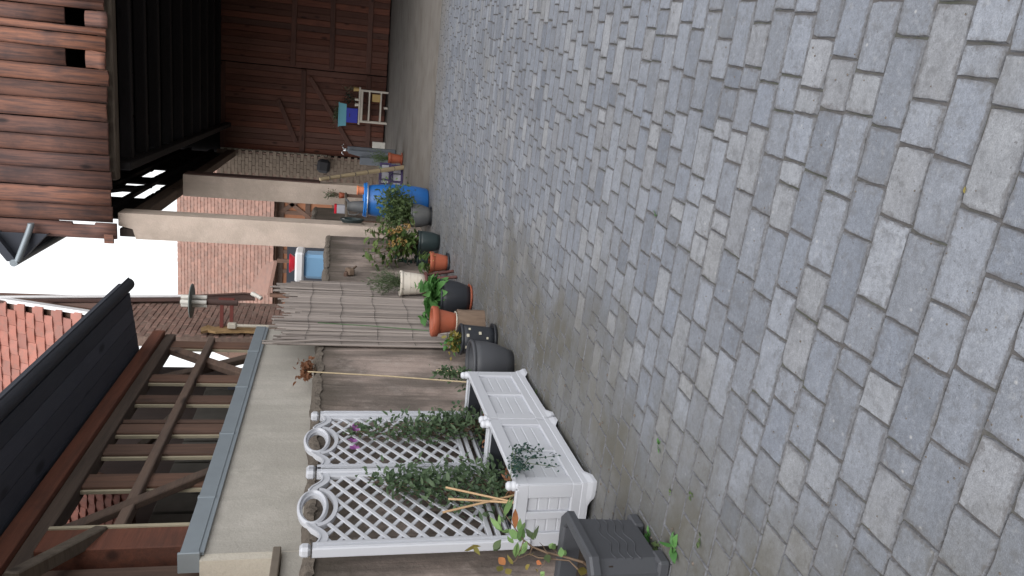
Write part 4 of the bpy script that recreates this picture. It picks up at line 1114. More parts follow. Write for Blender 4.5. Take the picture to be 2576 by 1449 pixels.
# ------------------------------------------------------------------ the row of pots, near to far
# dark grey trough in the corner with its shrub
gpn = thing('grey_planter', (-2.2, 3.02, 0), 'dark grey square planter with wave relief in the near left corner', 'planter')
def trough(root, x0, x1, y0, y1, h, m):
    e = .035; o = MB()
    def ring(dx, z, c): 
        X0, X1, Y0, Y1 = x0-dx, x1+dx, y0-dx, y1+dx
        return [(X0+c, Y0, z), (X1-c, Y0, z), (X1, Y0+c, z), (X1, Y1-c, z), (X1-c, Y1, z), (X0+c, Y1, z), (X0, Y1-c, z), (X0, Y0+c, z)]
    lv = [ring(-.012, .045, .05), ring(0, h-.05, .05), ring(.0, h-.048, .05), ring(.028, h-.045, .055), ring(.030, h-.012, .055), ring(.024, h, .055), ring(-.016, h, .045), ring(-.022, h-.012, .045), ring(-.03, .12, .04)]
    vs = [v for l in lv for v in l]; fs = []
    for i in range(len(lv)-1):
        for k in range(8): fs.append((i*8+k, i*8+(k+1) % 8, (i+1)*8+(k+1) % 8, (i+1)*8+k))
    o.add(vs, fs); o.add(lv[0], [tuple(range(8))[::-1]]); o.build('planter_body', M[m], root)
    MB().box(((x0+x1)/2, (y0+y1)/2, h-.11), (x1-x0-.05, y1-y0-.05, .02)).build('soil', M['soil'], root)
    for x in (x0+.05, x1-.055):
        for y in (y0+.06, y1-.06): MB().box((x, y, .03), (.10, .11, .06), None, .012).build('foot', M[m], root)
    for k in range(4):
        z = .13+k*.04; pts = []
        for i in range(25):
            t = i/24; yy = y0+.05+(y1-y0-.10)*t; pts.append((x1-.012+.012*(z-.045)/(h-.095)+.0005, yy, z+.012*math.sin(t*math.pi*4)))
        MB().tube(pts, .0035, 5).build('wave_ridge', M[m], root)
trough(gpn, -2.40, -1.985, 2.80, 3.235, .395, 'grey_pl')
sh = thing('shrub', (-2.2, 2.92, .27), 'twiggy shrub with large green leaves growing in the dark grey planter', 'shrub')
c8 = lambda x, y: ((1700+.3796*x)/1.5528, (1700+.3796*y)/1.5528)
SX = -2.17
def br(pts, r0, X0=SX, X1=-2.25):
    P = [onX(*c8(*p), X0+(X1-X0)*i/(len(pts)-1)) for i, p in enumerate(pts)]
    MB().tube(P, [r0*(1-.6*i/(len(P)-1)) for i in range(len(P))], 6).build('branch', M['stem'], sh); return P
b0 = br([(1530, 1310), (1330, 1250), (1150, 1210), (1000, 1150), (910, 1080), (850, 1000), (760, 870)], .007)
MB().tube([Vector((-2.2, b0[0].y-.01, .27)), b0[0]], [.008, .007], 6).build('branch', M['stem'], sh)
b1 = br([(1480, 1390), (1380, 1290), (1060, 1260), (970, 1220), (860, 1265)], .005)
MB().tube([Vector((-2.2, b1[0].y-.01, .27)), b1[0]], [.006, .005], 6).build('branch', M['stem'], sh)
br([(1150, 1210), (1110, 1140), (1075, 1105)], .003); br([(1000, 1150), (975, 1215), (990, 1240)], .003); br([(1330, 1250), (1230, 1190), (1180, 1120)], .003)
br([(910, 1080), (880, 1180), (830, 1290), (760, 1330)], .004); br([(760, 870), (700, 790), (660, 730)], .003); br([(1160, 1215), (1120, 1320), (1040, 1400)], .003)
LV = [((720, 830), (790, 610), 62, 's'), ((825, 960), (820, 720), 60, 'o'), ((690, 990), (590, 870), 56, 's'), ((860, 1000), (875, 840), 46, 's'), ((845, 1070), (780, 960), 66, 's'),
      ((870, 1100), (920, 940), 60, 's'), ((1000, 1060), (930, 960), 52, 'd'), ((1015, 1080), (1015, 920), 46, 'd'), ((820, 1250), (830, 1060), 58, 's'), ((870, 1240), (900, 1120), 66, 's'),
      ((800, 1110), (740, 1050), 44, 's'), ((600, 1190), (680, 1110), 56, 'd'), ((300, 1190), (455, 1120), 84, 'y'), ((400, 1150), (450, 1215), 40, 'y'), ((720, 1335), (640, 1240), 64, 'o'),
      ((1300, 1255), (1290, 1150), 62, 's'), ((1175, 1165), (1212, 1110), 44, 's'), ((1500, 1445), (1535, 1330), 78, 'y'), ((690, 1000), (745, 970), 46, 's'), ((665, 940), (655, 800), 30, 's'),
      ((800, 1330), (740, 1240), 34, 'y'), ((640, 1400), (700, 1330), 60, 'y'), ((720, 1420), (790, 1380), 60, 'y'), ((980, 1240), (1010, 1200), 40, 'y'), ((1140, 1230), (1165, 1290), 60, 'd'), ((1090, 1450), (1120, 1405), 50, 's'),
      ((1040, 1300), (1090, 1325), 40, 'o'), ((930, 1380), (960, 1330), 40, 'y'), ((1050, 1380), (1030, 1420), 36, 'y')]
jr = random.Random(4)
for a, b, wd, kx in list(LV):
    if kx in 'sd' and wd > 40:
        o1, o2 = jr.uniform(-55, 55), jr.uniform(-45, 45); LV.append(((a[0]+o1*.4, a[1]+o2*.4), (b[0]+o1, b[1]+o2), wd*jr.uniform(.75, 1.1), kx))
mm = {'s': 'lf_shrub', 'o': 'lf_orange', 'd': 'lf_olive', 'y': 'lf_yellow'}; r = random.Random(77)
for a, b, wd, kx in LV:
    X = -2.19+r.uniform(-.06, .04); A = onX(*c8(*a), X); B = onX(*c8(*b), X+r.uniform(-.02, .05)); L = (B-A).length
    vs, fs = leaf_geom(L, wd*.3796/2965*3.5*1.35, .12, .12, 'ovate', .03)
    cd = (CC-A).normalized()
    o = inst('leaf', MB().add(vs, fs, True).mesh('leaf', M[mm[kx]]), sh, leaf_M(A, B-A, cd+Vector((r.gauss(0, .25), r.gauss(0, .25), .25)), r.gauss(0, .2)))

# dark bowl just past the planters
bc = at(1300, 918, .2)
bo = thing('bowl_pot', bc, 'empty dark grey bowl shaped pot at the far end of the white planters', 'pot')
pot_parts(bo, bc, .12, .205, .37, 'grey_pl', .008, .02, None, 32, .03, .12)
MB().lathe([(.19, .26), (.001, .26)], 32, bc).build('soil', M['soil'], bo)
# black bucket with pale squares
kc = at(1252, 855, .13)
kb = thing('bucket_pot', kc, 'black bucket pot with pale square stickers and a yellowing plant', 'pot')
saucer(kb, kc, .165, 'black_pl', .035)
pot_parts(kb, kc+Vector((0, 0, .01)), .118, .145, .335, 'black_pl', .006, .018, 'soil', 32, 0, .05)
r = random.Random(3); tocam = math.atan2(-kc.y, -kc.x)
for da, z, s_ in ((-.55, .30, .028), (.25, .29, .03), (.75, .27, .024), (-.2, .20, .026), (.45, .17, .03), (-.7, .15, .022), (.1, .10, .022)):
    a = tocam+da; rr = .118+.027*z/.335+.0035
    MB().box(kc+Vector((rr*math.cos(a), rr*math.sin(a), z)), (.003, s_, s_*.85), Matrix.Rotation(a, 3, 'Z')).build('sticker', M['sticker'], kb)
yp = thing('potted_plant', kc+Vector((0, 0, .3)), 'low yellow green plant in the black bucket pot', 'plant')
bush(yp, kc+Vector((-.01, -.02, .40)), (.12, .12, .08), 95, .055, .032, 'lf_yellow', 5, base=kc+Vector((0, 0, .29)), stems=9)
bush(yp, kc+Vector((-.03, -.05, .43)), (.09, .1, .07), 45, .06, .036, 'lf_bright', 6, base=kc+Vector((0, 0, .29)), stems=5)
# log stump carrying an orange pot
lc = at(1222, 812, .12)
lg = thing('log_stump', lc, 'upright sawn log holding up the empty orange pot', 'log')
mb = MB(); r = random.Random(4); n = 20; vs = []; fs = []
for z in (0, .1, .2, .285):
    for k in range(n): a = 2*math.pi*k/n; q = .118+.012*math.sin(3*a+1)+r.gauss(0, .004); vs.append((lc.x+q*math.cos(a), lc.y+q*math.sin(a), z))
for i in range(3):
    for k in range(n): fs.append((i*n+k, i*n+(k+1) % n, (i+1)*n+(k+1) % n, (i+1)*n+k))
fs.append(tuple(range(3*n, 4*n))); mb.add(vs, fs).build('log_body', M['stump'], lg)
oc = lc+Vector((0, 0, .287))
op = thing('flower_pot', oc, 'empty orange pot with thick rim standing on the log', 'pot')
saucer(op, oc, .115, 'cream', .018)
pot_parts(op, oc+Vector((0, 0, .009)), .092, .142, .245, 'terra', .016, .055, 'soil', 36, 0, .07, .008)
# dark round pot with the bright green plant
rc = at(1190, 750, .14)
rp = thing('round_pot', rc, 'dark round pot with orange saucer and broad green leaves', 'pot')
saucer(rp, rc, .165, 'terra', .03)
pot_parts(rp, rc+Vector((0, 0, .01)), .125, .20, .36, 'black_pl', .006, .02, 'soil', 32, .028, .05)
gl = thing('leafy_plant', rc+Vector((0, 0, .32)), 'bushy plant with broad bright green toothed leaves', 'plant')
r = random.Random(9); sp = []; sm = MB(); base = rc+Vector((0, 0, .31))
for k in range(14):
    tip = rc+Vector((r.gauss(.02, .11), r.gauss(-.02, .12), r.uniform(.42, .66))); sm.tube([base, (base+tip)/2+Vector((0, 0, .04)), tip], [.005, .004, .002], 5, False)
    for j in range(8):
        t = .35+.65*j/7; p = base.lerp(tip, t)+Vector((0, 0, .04*math.sin(math.pi*t))); a = r.random()*6.3
        sp.append((p, Vector((math.cos(a), math.sin(a), r.uniform(-.35, .45))), r.uniform(.6, 1.2)))
for k in range(26):
    a = r.random()*6.3; p = rc+Vector((.13*math.cos(a), .15*math.sin(a), r.uniform(.36, .5))); sp.append((p, Vector((math.cos(a), math.sin(a), r.uniform(-.8, .2))), r.uniform(.8, 1.3)))
sm.build('stem', M['stemg'], gl); big_leaves(gl, sp, .14, .10, 'lf_bright', 10, 'tooth')
# stool with the cream bucket
sc0 = gp(1160, 684); scn = gp(1140, 722)
stc = Vector(((sc0.x+scn.x)/2-.12, (sc0.y+scn.y)/2+.16, 0)); SH = .40
so_ = thing('wooden_stool', stc, 'red brown wooden stool under the cream bucket', 'stool')
MB().lathe([(.001, SH-.03), (.16, SH-.03), (.165, SH-.015), (.16, SH), (.001, SH)], 24, stc).build('seat', M['stool'], so_)
for sx, sy in ((1, -1), (1, 1), (-1, -1), (-1, 1)):
    MB().beam(stc+Vector((.10*sx, .10*sy, SH-.032)), stc+Vector((.155*sx, .16*sy, 0)), .035, .035, Zv, .006).build('leg', M['stool'], so_)
bkc = stc+Vector((0, 0, SH)); bx = thing('cream_bucket', bkc, 'cream white bucket planter on the stool', 'bucket')
hb = zat((stc.x, stc.y), 1006)-SH
pot_parts(bx, bkc, .125, .158, hb, 'cream', .008, .03, 'dead', 32, 0, .045)
for z in (hb*.35, hb*.62): MB().lathe([(.125+.033*z/hb+.001, z-.004), (.125+.033*z/hb+.006, z), (.126+.033*z/hb+.001, z+.004)], 32, bkc).build('band', M['cream'], bx)
lv = thing('leafy_plant', bkc+Vector((0, 0, hb-.04)), 'wispy grey green herb growing in the cream bucket', 'plant')
bush(lv, bkc+Vector((-.0, .0, hb+.16)), (.19, .26, .24), 700, .06, .012, 'lf_grey', 15, base=bkc+Vector((0, 0, hb-.04)), stems=26, shape='lance', up=.8)
# terracotta pot on its saucer
tc = at(1132, 662, .12); tp2 = thing('terracotta_pot', tc, 'terracotta pot on black saucer with a large leaved plant', 'pot')
saucer(tp2, tc, .15, 'black_pl', .035)
pot_parts(tp2, tc+Vector((0, 0, .01)), .095, .138, .255, 'terra', .008, .05, 'soil', 30, .004, .04)
tl = thing('leafy_plant', tc+Vector((0, 0, .23)), 'pale green large leaved plant in the terracotta pot', 'plant')
r = random.Random(19); sp = []
for k in range(30):
    a = r.random()*6.3; p = tc+Vector((.08*math.cos(a)*r.random(), .08*math.sin(a), r.uniform(.25, .40))); sp.append((p, Vector((math.cos(a), math.sin(a), r.uniform(-.3, .9))), r.uniform(.6, 1.25)))
big_leaves(tl, sp, .14, .07, 'lf_hyd', 20, 'ovate'); big_leaves(tl, [(tc+Vector((.10, -.06, .26)), Vector((.4, -.6, -.6)), .8), (tc+Vector((.05, -.09, .27)), Vector((.2, -.8, -.4)), .7)], .10, .06, 'dry', 22)
# two dark green pots with hydrangeas
for i, (xb, yc, rr, h, lab) in enumerate(((1108, 610, .16, .32, 'dark green round pot holding the hydrangea with dried yellow heads'), (1098, 655, .15, .30, 'dark green pot half hidden behind the terracotta pot'))):
    c = at(xb, yc, rr); o = thing('green_pot', c, lab, 'pot', 'dark green pots'); pot_parts(o, c, rr*.72, rr, h, 'green_pl', .008, .03, 'soil', 28, .018, .04)
    if i == 0: hc = c
    else: hd = c
hy = thing('hydrangea', hc+Vector((0, 0, .28)), 'hydrangea bush with dried yellow brown flower heads before the near pillar', 'shrub')
r = random.Random(25); sp = []; sm = MB(); base = hc+Vector((0, 0, .28))
for k in range(34):
    tip = hc+Vector((r.gauss(-.07, .20), r.gauss(.0, .18), r.uniform(.42, 1.12))); sm.tube([base, (base+tip)/2, tip], [.006, .005, .003], 5, False)
    for j in range(8):
        t = .3+.7*j/7; a = r.random()*6.3; sp.append((base.lerp(tip, t), Vector((math.cos(a), math.sin(a), r.uniform(-.3, .5))), r.uniform(.6, 1.2)))
sm.build('stem', M['stem'], hy); big_leaves(hy, sp, .145, .095, 'lf_hyd', 26, 'tooth')
for (x, y) in ((985, 583), (1005, 607), (1003, 577), (1023, 570), (985, 612), (1018, 612)):
    p = onY(x, y, hc.y-.16); lf = MB()
    for k in range(42):
        d = rdir(r, .1); add_leaf(lf, p+d*.035, d, .028, .024, r, shape='round')
    lf.build('flower_head', M['dry'], hy)
dk = thing('leafy_plant', hd+Vector((0, 0, .28)), 'dark blue green leafy plant behind the cream bucket', 'plant')
r = random.Random(28); sp = []
for k in range(44):
    a = r.random()*6.3; p = hd+Vector((r.gauss(-.05, .09), r.gauss(.05, .1), r.uniform(.3, .62))); sp.append((p, Vector((math.cos(a), math.sin(a), r.uniform(-.4, .5))), r.uniform(.7, 1.2)))
MB().tube([hd+Vector((0, 0, .27)), hd+Vector((-.05, .05, .6))], .006, 5).build('stem', M['stemg'], dk); big_leaves(dk, sp, .12, .08, 'lf_dark', 29)
# grey pot with the green bush in front of the barrel
qc = at(1088, 545, .17); qp = thing('grey_pot', qc, 'round grey pot on a dark saucer in front of the blue barrel', 'pot')
saucer(qp, qc, .17, 'black_pl', .02)
pot_parts(qp, qc+Vector((0, 0, .01)), .125, .19, .34, 'grey_pot', .004, .02, 'soil', 28, .03, .04)
qb = thing('leafy_plant', qc+Vector((0, 0, .30)), 'bushy olive green plant in the grey pot before the blue barrel', 'plant')
bush(qb, qc+Vector((.13, .02, .60)), (.36, .32, .33), 1500, .085, .038, 'lf_olive', 33, base=qc+Vector((0, 0, .3)), stems=30, shape='lance', up=.3, clump=.6)
# blue barrel
bc2 = at(1080, 513, .29); bl = thing('barrel', bc2, 'tall blue plastic barrel with clamped lid by the pillars', 'barrel')
zl_ = zat((bc2.x, bc2.y-.29), 915)
MB().lathe([(.001, 0), (.235, 0), (.262, .03), (.285, .2), (.297, .42), (.295, .6), (.28, .8), (.262, zl_-.14), (.25, zl_-.10), (.25, zl_-.02)], 40, bc2).build('barrel_body', M['bluebarrel'], bl)
ld = MB().lathe([(.262, zl_-.085), (.285, zl_-.08), (.286, zl_-.05), (.28, zl_-.045), (.28, zl_-.03), (.287, zl_-.022), (.283, zl_), (.255, zl_), (.25, zl_-.015), (.001, zl_-.015)], 40, bc2).build('lid', M['bluelid'], bl)
for k in range(22):
    a = 2*math.pi*k/22; MB().box(bc2+Vector((.287*math.cos(a), .287*math.sin(a), zl_-.045)), (.012, .052, .022), Matrix.Rotation(a, 3, 'Z'), .004).build('lid_rib', M['bluelid'], ld)
MB().lathe([(.287, zl_-.075), (.294, zl_-.07), (.294, zl_-.06), (.287, zl_-.056)], 40, bc2).build('clamp_ring', M['steel'], bl)
pc2 = onY(905, 479, bc2.y-.12); pz = Vector((pc2.x, pc2.y, zl_-.014)); o = thing('flower_pot', pz, 'small orange pot standing on the blue barrel lid', 'pot'); pot_parts(o, pz, .062, .075, .125, 'orange', .005, .02, None, 24, 0, .1)
jc = onY(905, 520, bc2.y-.03); jz = Vector((jc.x, jc.y, zl_-.014)); o = thing('watering_can', jz, 'grey plastic jug standing on the blue barrel lid', 'jug')
MB().lathe([(.001, 0), (.105, 0), (.105, .02), (.085, .2), (.07, .27), (.075, .28), (.062, .27), (.001, .27)], 24, jz).build('jug_body', M['grey_pot'], o)
MB().tube([jz+Vector((-.07, 0, .26)), jz+Vector((-.14, 0, .24)), jz+Vector((-.15, 0, .14)), jz+Vector((-.095, 0, .07))], .011, 8).build('handle', M['grey_pot'], o)
MB().tube([jz+Vector((.05, 0, .24)), jz+Vector((.13, -.02, .31))], [.025, .014], 8).build('spout', M['grey_pot'], o)

# shelf with odds and ends behind the barrel, against the low wall
sz = onX(868, 505, -2.5); shf = thing('shelf', (-2.45, 15.3, 0), 'low wooden shelf behind the blue barrel', 'shelf')
zs = zat((-2.45, 15.0), 868)
MB().box((-2.45, 15.3, zs-.02), (.34, 1.9, .04), None, .005).build('shelf_board', M['greywood'], shf)
for y in (14.5, 16.1):
    for x in (-2.58, -2.32): MB().box((x, y, (zs-.04)/2), (.06, .06, zs-.042)).build('leg', M['timber'], shf)
MB().box((-2.45, 15.3, .4), (.3, 1.5, .03)).build('shelf_board', M['timber'], shf)
def small(name, x, y, Xp, sx, sy, h, m, lab, cat, top=None, rnd_=False):
    p = onX(x, y, Xp); c = Vector((p.x, p.y, zs)); o = thing(name, c, lab, cat)
    if rnd_: MB().lathe([(.001, 0), (sx*.8, 0), (sx, h), (sx-.006, h), (sx*.7, .02), (.001, .02)], 18, c).build('body', M[m], o)
    else: MB().box(c+Vector((0, 0, h/2)), (sx, sy, h), None, .008).build('body', M[m], o)
    if top: MB().box(c+Vector((0, 0, h+.022)), (sx+.01, sy+.01, .045), None, .006).build('lid', M[top], o)
    return c
small('tin_can', 866, 476, -2.4, .11, .11, .11, 'crate_w', 'grey tin with red lid on the shelf behind the barrel', 'tin', 'red')
small('storage_box', 866, 526, -2.45, .16, .16, .16, 'crate_w', 'grey box with red base trim on the shelf by the near pillar', 'box', 'red')
c = small('clay_pot', 866, 492, -2.42, .07, .07, .12, 'terra', 'small clay pot with dry plant on the shelf', 'pot', None, True)
o = thing('dry_plant', c+Vector((0, 0, .1)), 'dry grey plant in the small clay pot', 'plant'); bush(o, c+Vector((0, .05, .28)), (.12, .3, .14), 190, .05, .018, 'lf_grey', 50, base=c+Vector((0, 0, .1)), stems=12, smat='stem')
# hose coil on the pillar side
hp = onY(880, 549, 14.05); hq = Vector((-2.50, 14.05, hp.z)); hs_ = thing('hose_coil', hq, 'dark green hose coil hanging on the side of the near pillar', 'hose')
for k in range(5):
    pts = [hq+Vector((.012*k, (.10+.008*k)*math.cos(t), (.17+.01*k)*math.sin(t)-.04)) for t in [2*math.pi*i/24 for i in range(25)]]
    MB().tube(pts, .013, 6, False).build('hose_loop', M['lf_dark'] if False else M['green_pl'], hs_)
MB().box(hq+Vector((.02, .0, .12)), (.06, .05, .04)).build('hook', M['whitetrim'], hs_)

# bamboo pole against the far pillar, crates and standpipes
a = gp(1015, 421); b = onY(805, 451, 17.28)
bp = thing('bamboo_pole', a, 'thick pale bamboo pole leaning on the far pillar', 'pole')
MB().tube([a+(b-a)*k/8+Vector((0, 0, .02*math.sin(math.pi*k/8))) for k in range(9)], [.055-.002*k for k in range(9)], 10).build('cane', M['bamboo'], bp)
for k in (1, 2.4, 3.6, 4.8, 6.2, 7.2): 
    p = a+(b-a)*k/8+Vector((0, 0, .02*math.sin(math.pi*k/8))); dd = (b-a).normalized(); MB().tube([p-dd*.008, p+dd*.008], .060, 10).build('node_ring', M['ledge'], bp)
def crate(y, x, Yp, z, lab, rotz, s_=1.):
    p = gp(x, y) if z is None else Vector((gp(x, y).x, gp(x, y).y, z)); o = thing('crate', p, lab, 'crate', 'crates behind the barrel'); rt = Matrix.Rotation(rotz, 3, 'Z') @ Matrix.Rotation(.0, 3, 'X')
    w_, d_, h_ = .42*s_, .32*s_, .28*s_
    fr = MB()
    for k in (-1, 1):
        for q_ in (-1, 1): fr.box(p+rt @ Vector((k*w_/2, q_*d_/2, h_/2)), (.04, .04, h_), rt, .005)
    for zz in (.03, h_-.02):
        for k in (-1, 1): fr.box(p+rt @ Vector((0, k*d_/2, zz)), (w_, .03, .05), rt); fr.box(p+rt @ Vector((k*w_/2, 0, zz)), (.03, d_, .05), rt)
    fr.build('crate_frame', M['purple'], o)
    for k in (-1, 1): 
        for j in range(2): MB().box(p+rt @ Vector((k*(w_/2-.004)*0+(j-.5)*w_*.45, k*(d_/2-.006), h_/2)), (w_*.38, .012, h_*.62), rt).build('panel', M['crate_w'], o)
        MB().box(p+rt @ Vector((k*(w_/2-.006), 0, h_/2)), (.012, d_*.8, h_*.62), rt).build('panel', M['crate_w'], o)
    MB().box(p+Vector((0, 0, .012)), (w_*.96, d_*.96, .015), rt).build('bottom', M['purple'], o)
crate(445, 1012, 0, 0., 'lower purple and grey folding crate behind the blue barrel', .5); crate(440, 1012, 0, .285, 'upper purple and grey folding crate stacked behind the blue barrel', .42, .95)
for i, (y, xt, rr, lab) in enumerate(((384, 874, .075, 'blue grey standpipe post with a chrome tap nearest the gate'), (396, 876, .09, 'second blue grey post left of the chrome tap'), (411, 905, .1, 'short blue grey post beside the bamboo pole'))):
    p = gp(995, y); p = Vector((p.x, p.y, 0)); h = zat((p.x, p.y), xt); o = thing('water_post', p, lab, 'post', 'blue grey posts near the gate')
    if i == 1: MB().add([(p.x-.1, p.y-.06, 0), (p.x+.1, p.y-.06, 0), (p.x+.1, p.y+.06, 0), (p.x-.1, p.y+.06, 0), (p.x+.02, p.y-.06, h), (p.x+.1, p.y-.06, h-.02), (p.x+.1, p.y+.06, h-.02), (p.x+.02, p.y+.06, h), (p.x-.09, p.y-.06, h*.6), (p.x-.09, p.y+.06, h*.6)],
                             [(0, 1, 5, 4, 8), (3, 9, 7, 6, 2), (1, 2, 6, 5), (4, 5, 6, 7), (0, 8, 9, 3), (8, 4, 7, 9)]).build('post_body', M['postgrey'], o)
    else: MB().box((p.x, p.y, h/2), (rr*2, .14, h), None, .012).build('post_body', M['postgrey'], o)
    if i == 0:
        MB().lathe([(.03, 0), (.045, .02), (.045, .09), (.025, .11), (.001, .11)], 14, (p.x-.02, p.y, h)).build('tap', M['chrome'], o)
        MB().tube([(p.x-.02, p.y, h+.07), (p.x-.02, p.y-.12, h+.1), (p.x-.02, p.y-.15, h+.04)], .014, 8).build('spout', M['chrome'], o)
        for s_ in (-1, 1): MB().tube([(p.x-.02, p.y, h+.09), (p.x-.02+s_*.1, p.y, h+.15), (p.x-.02+s_*.14, p.y, h+.1)], .009, 6).build('lever', M['chrome'], o)
q = onY(814, 418, 26.45); sx_ = thing('dark_sack', q, 'dark cloth sack hanging on the brick end wall left of the gate', 'sack')
MB().box(q, (.46, .22, .42), Matrix.Rotation(.1, 3, 'Y'), .09).build('sack_body', M['darkbox'], sx_)
MB().tube([q+Vector((0, .0, .2)), q+Vector((0, .2, .3))], .012, 6).build('strap', M['darkbox'], sx_)
pc3 = at(1013, 401, .13); o = thing('terracotta_pot', pc3, 'terracotta pot with saucer inside the barn left of the gate', 'pot')
saucer(o, pc3, .17, 'terra', .03); pot_parts(o, pc3+Vector((0, 0, .01)), .10, .135, .33, 'terra', .008, .07, 'soil', 28, 0, .05)
o = thing('leafy_plant', pc3+Vector((0, 0, .3)), 'dark green feathery plant in the terracotta pot inside the barn', 'plant')
bush(o, pc3+Vector((.0, .05, .52)), (.25, .22, .26), 420, .07, .012, 'lf_olive', 61, base=pc3+Vector((0, 0, .3)), stems=26, shape='lance', up=.4)
p = gp(968, 366); tag(MB().box((p.x, p.y-.1, .21), (.22, .2, .42), None, .01).build('stone_block', M['block']), 'white block standing at the foot of the gate', 'block')

# ------------------------------------------------------------------ bench by the gate with boxes
BYY = 26.3
bx0, bx1 = onY(960, 312, BYY).x, onY(960, 230, BYY).x; zt0 = onY(902, 270, BYY).z
be = thing('plant_table', ((bx0+bx1)/2, BYY, 0), 'off white plant table with lower shelves in front of the gate', 'table')
cxb = (bx0+bx1)/2; wb = bx1-bx0
MB().box((cxb, BYY, zt0-.02), (wb+.14, .46, .055), None, .008).build('tabletop', M['bench'], be)
for x in (928, 957): MB().box((cxb, BYY, onY(x, 270, BYY).z), (wb-.02, .40, .045), None, .006).build('shelf', M['bench'], be)
for sx in (-1, 1):
    for sy in (-1, 1): MB().box((cxb+sx*(wb/2-.03), BYY+sy*.19, (zt0-.05)/2), (.06, .05, zt0-.05), None, .006).build('leg', M['bench'], be)
MB().box((cxb, BYY, .06), (.07, .4, .12), None, .006).build('foot', M['bench'], be)
MB().box((cxb, BYY-.21, zt0-.09), (wb-.1, .025, .07)).build('apron', M['bench'], be)
b0x, b1x = onY(885, 308, BYY).x, onY(885, 272, BYY).x; hb_ = onY(871, 290, BYY).z-zt0-.008
o = thing('blue_crate', ((b0x+b1x)/2, BYY, zt0+.008), 'royal blue box on the plant table', 'box')
w_ = b1x-b0x; cb_ = Vector(((b0x+b1x)/2, BYY, zt0+.008))
mb = MB(); mb.box(cb_+Vector((0, 0, .01)), (w_, .3, .02)); 
for s_ in (-1, 1): mb.box(cb_+Vector((s_*(w_/2-.008), 0, hb_/2)), (.016, .3, hb_)); mb.box(cb_+Vector((0, s_*.142, hb_/2)), (w_-.034, .016, hb_))
mb.build('box_body', M['royal'], o); MB().box(cb_+Vector((0, -.153, hb_*.72)), (.12, .01, .03)).build('handle', M['purple'], o)
t0x, t1x = onY(858, 317, BYY).x, onY(858, 258, BYY).x; ht = .24; ct = Vector(((t0x+t1x)/2, BYY, cb_.z+hb_)); wt = t1x-t0x
o = thing('turquoise_trough', ct, 'pale turquoise flower trough on top of the royal blue box', 'trough')
MB().add([(ct.x-wt/2+.03, ct.y-.10, ct.z), (ct.x+wt/2-.03, ct.y-.10, ct.z), (ct.x+wt/2-.03, ct.y+.10, ct.z), (ct.x-wt/2+.03, ct.y+.10, ct.z), (ct.x-wt/2, ct.y-.13, ct.z+ht), (ct.x+wt/2, ct.y-.13, ct.z+ht), (ct.x+wt/2, ct.y+.13, ct.z+ht), (ct.x-wt/2, ct.y+.13, ct.z+ht)],
         [(3, 2, 1, 0), (0, 1, 5, 4), (1, 2, 6, 5), (2, 3, 7, 6), (3, 0, 4, 7)]).build('trough_body', M['turq'], o)
mb = MB()
for s_ in (-1, 1): mb.box(ct+Vector((0, s_*.135, ht)), (wt+.04, .025, .03), None, .006); mb.box(ct+Vector((s_*(wt/2+.005), 0, ht)), (.025, .244, .03), None, .006)
mb.build('rim', M['turq'], o); MB().box(ct+Vector((0, 0, ht-.04)), (wt-.05, .2, .02)).build('soil', M['soil'], o)
o = thing('trough_plant', ct+Vector((0, 0, ht)), 'grey green plant filling the turquoise trough', 'plant')
bush(o, ct+Vector((0, 0, ht+.09)), (wt*.55, .14, .14), 320, .06, .02, 'lf_grey', 71, base=ct+Vector((0, 0, ht-.03)), stems=22, shape='lance')
def tpot(x, y, rr, h, m, lab, dz=0):
    p = onY(x, y, BYY-.1); c = Vector((p.x, BYY-.1, zt0+.008)); o = thing('small_pot', c, lab, 'pot'); pot_parts(o, c, rr*.8, rr, h, m, .004, .015, 'soil', 18, 0, .03); return c
tpot(895, 263, .055, .11, 'cream', 'small white pot beside the royal blue box'); c1 = tpot(895, 250, .05, .12, 'cream', 'small white pot between another white pot and the tan pot'); c2_ = tpot(895, 224, .075, .17, 'cardboard', 'tan pot at the right end of the plant table')
o = thing('table_plant', c1+Vector((.08, .1, .1)), 'dark leggy plant standing among the small pots on the table', 'plant'); bush(o, c1+Vector((-.02, .12, .3)), (.2, .12, .22), 200, .06, .03, 'lf_dark', 75, base=c1+Vector((0, 0, .1)), stems=10, smat='stem')
o = thing('dry_plant', c2_+Vector((0, 0, .15)), 'dry pale plant in the tan pot on the plant table', 'plant'); bush(o, c2_+Vector((-.03, 0, .34)), (.14, .1, .2), 90, .05, .02, 'lf_grey', 76, base=c2_+Vector((0, 0, .15)), stems=8, smat='stem')
p0 = onY(945, 247, BYY); zz = onY(957, 270, BYY).z+.024
tag(MB().box((p0.x, BYY-.02, zz+.13), (.24, .26, .26), None, .006).build('cardboard_box', M['cardboard']), 'yellow box on the lower shelf of the plant table', 'box')

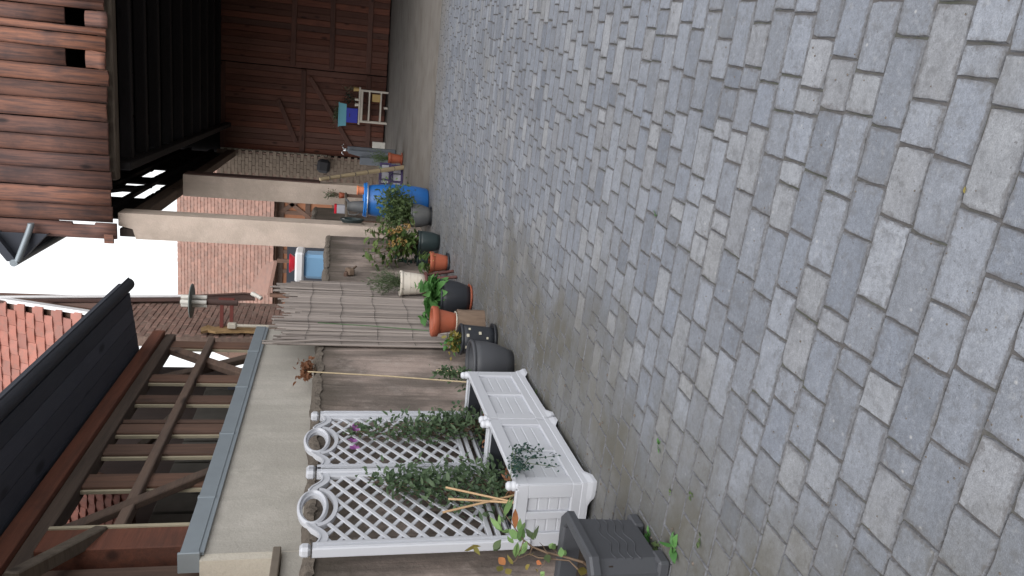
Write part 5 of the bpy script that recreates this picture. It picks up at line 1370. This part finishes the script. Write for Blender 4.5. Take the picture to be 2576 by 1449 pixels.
# ------------------------------------------------------------------ weeds in the joints
def weed(x, y, s_, n, lab, mk='lf_bright', sd=1, L=.05):
    p = gp(x, y); o = thing('weed', (p.x, p.y, 0), lab, 'weed', 'weeds in the paving joints'); r = random.Random(sd); sp = []
    for k in range(n):
        a = r.random()*6.3; sp.append((p+Vector((r.gauss(0, .012)*s_, r.gauss(0, .012)*s_, .004)), Vector((math.cos(a), math.sin(a), r.uniform(.1, .7))), s_*r.uniform(.6, 1.1)))
    big_leaves(o, sp, L, L*.5, mk, sd)
weed(1695, 1380, 1.15, 7, 'largest weed, with long leaves, in the joint beside the grey planter', sd=2, L=.07)
weed(1632, 1352, 1.0, 9, 'bright weed under the far foot of the grey planter', sd=3); weed(1655, 1375, .9, 8, 'dull weed against the bottom of the grey planter', 'lf_olive', sd=4)
weed(1657, 1122, .8, 6, 'small weed growing in the open paving out from the white planters', sd=5, L=.04); weed(1738, 1240, .7, 6, 'tiny dull weed in a joint between the grey planter and the picture middle', 'lf_olive', sd=6, L=.04)
weed(1352, 992, .9, 8, 'small dark weed at the foot of the farther white planter', 'lf_olive', sd=7)
weed(1690, 1240, .6, 5, 'little olive weed nearest the yard side of the white planters', 'lf_olive', sd=8, L=.04); weed(1652, 538, .7, 6, 'lone small weed in the middle of the paving', sd=9, L=.035); weed(1760, 1360, .7, 6, 'little weed just right of the largest weed', 'lf_olive', sd=10, L=.04)
lw = gp(2430, 487); tag(MB().add([tuple(leaf_M(lw+Vector((0, 0, .004)), (1, .4, .05)) @ Vector(v)) for v in leaf_geom(.02, .009)[0]], leaf_geom(.02, .009)[1]).build('fallen_leaf', M['lf_yellow']), 'single yellow fallen leaf on the near paving', 'leaf')
# moss and earth along the joints by the wall
r = random.Random(91); mb = MB()
for k in range(420):
    y = r.uniform(2.6, 11); x = -2.62+abs(r.gauss(0, .42)); 
    if x > -1.2 or (3.75 < y < 5.75 and x < -2.13): continue
    s_ = r.uniform(.004, .011); mb.lathe([(s_, 0), (s_*.7, s_*.5), (.0005, s_*.7)], 5, (x, y, .0005))
for k in range(900):
    y = 1.1+7*r.random()**1.6; x = r.uniform(-1.6, 2.2); s_ = r.uniform(.0015, .0042)
    mb.lathe([(s_, 0), (s_*.7, s_*.5), (.0004, s_*.7)], 5, (x, y, .0005))
mb.build('gravel_crumbs', M['rubble'], None, 'stuff')
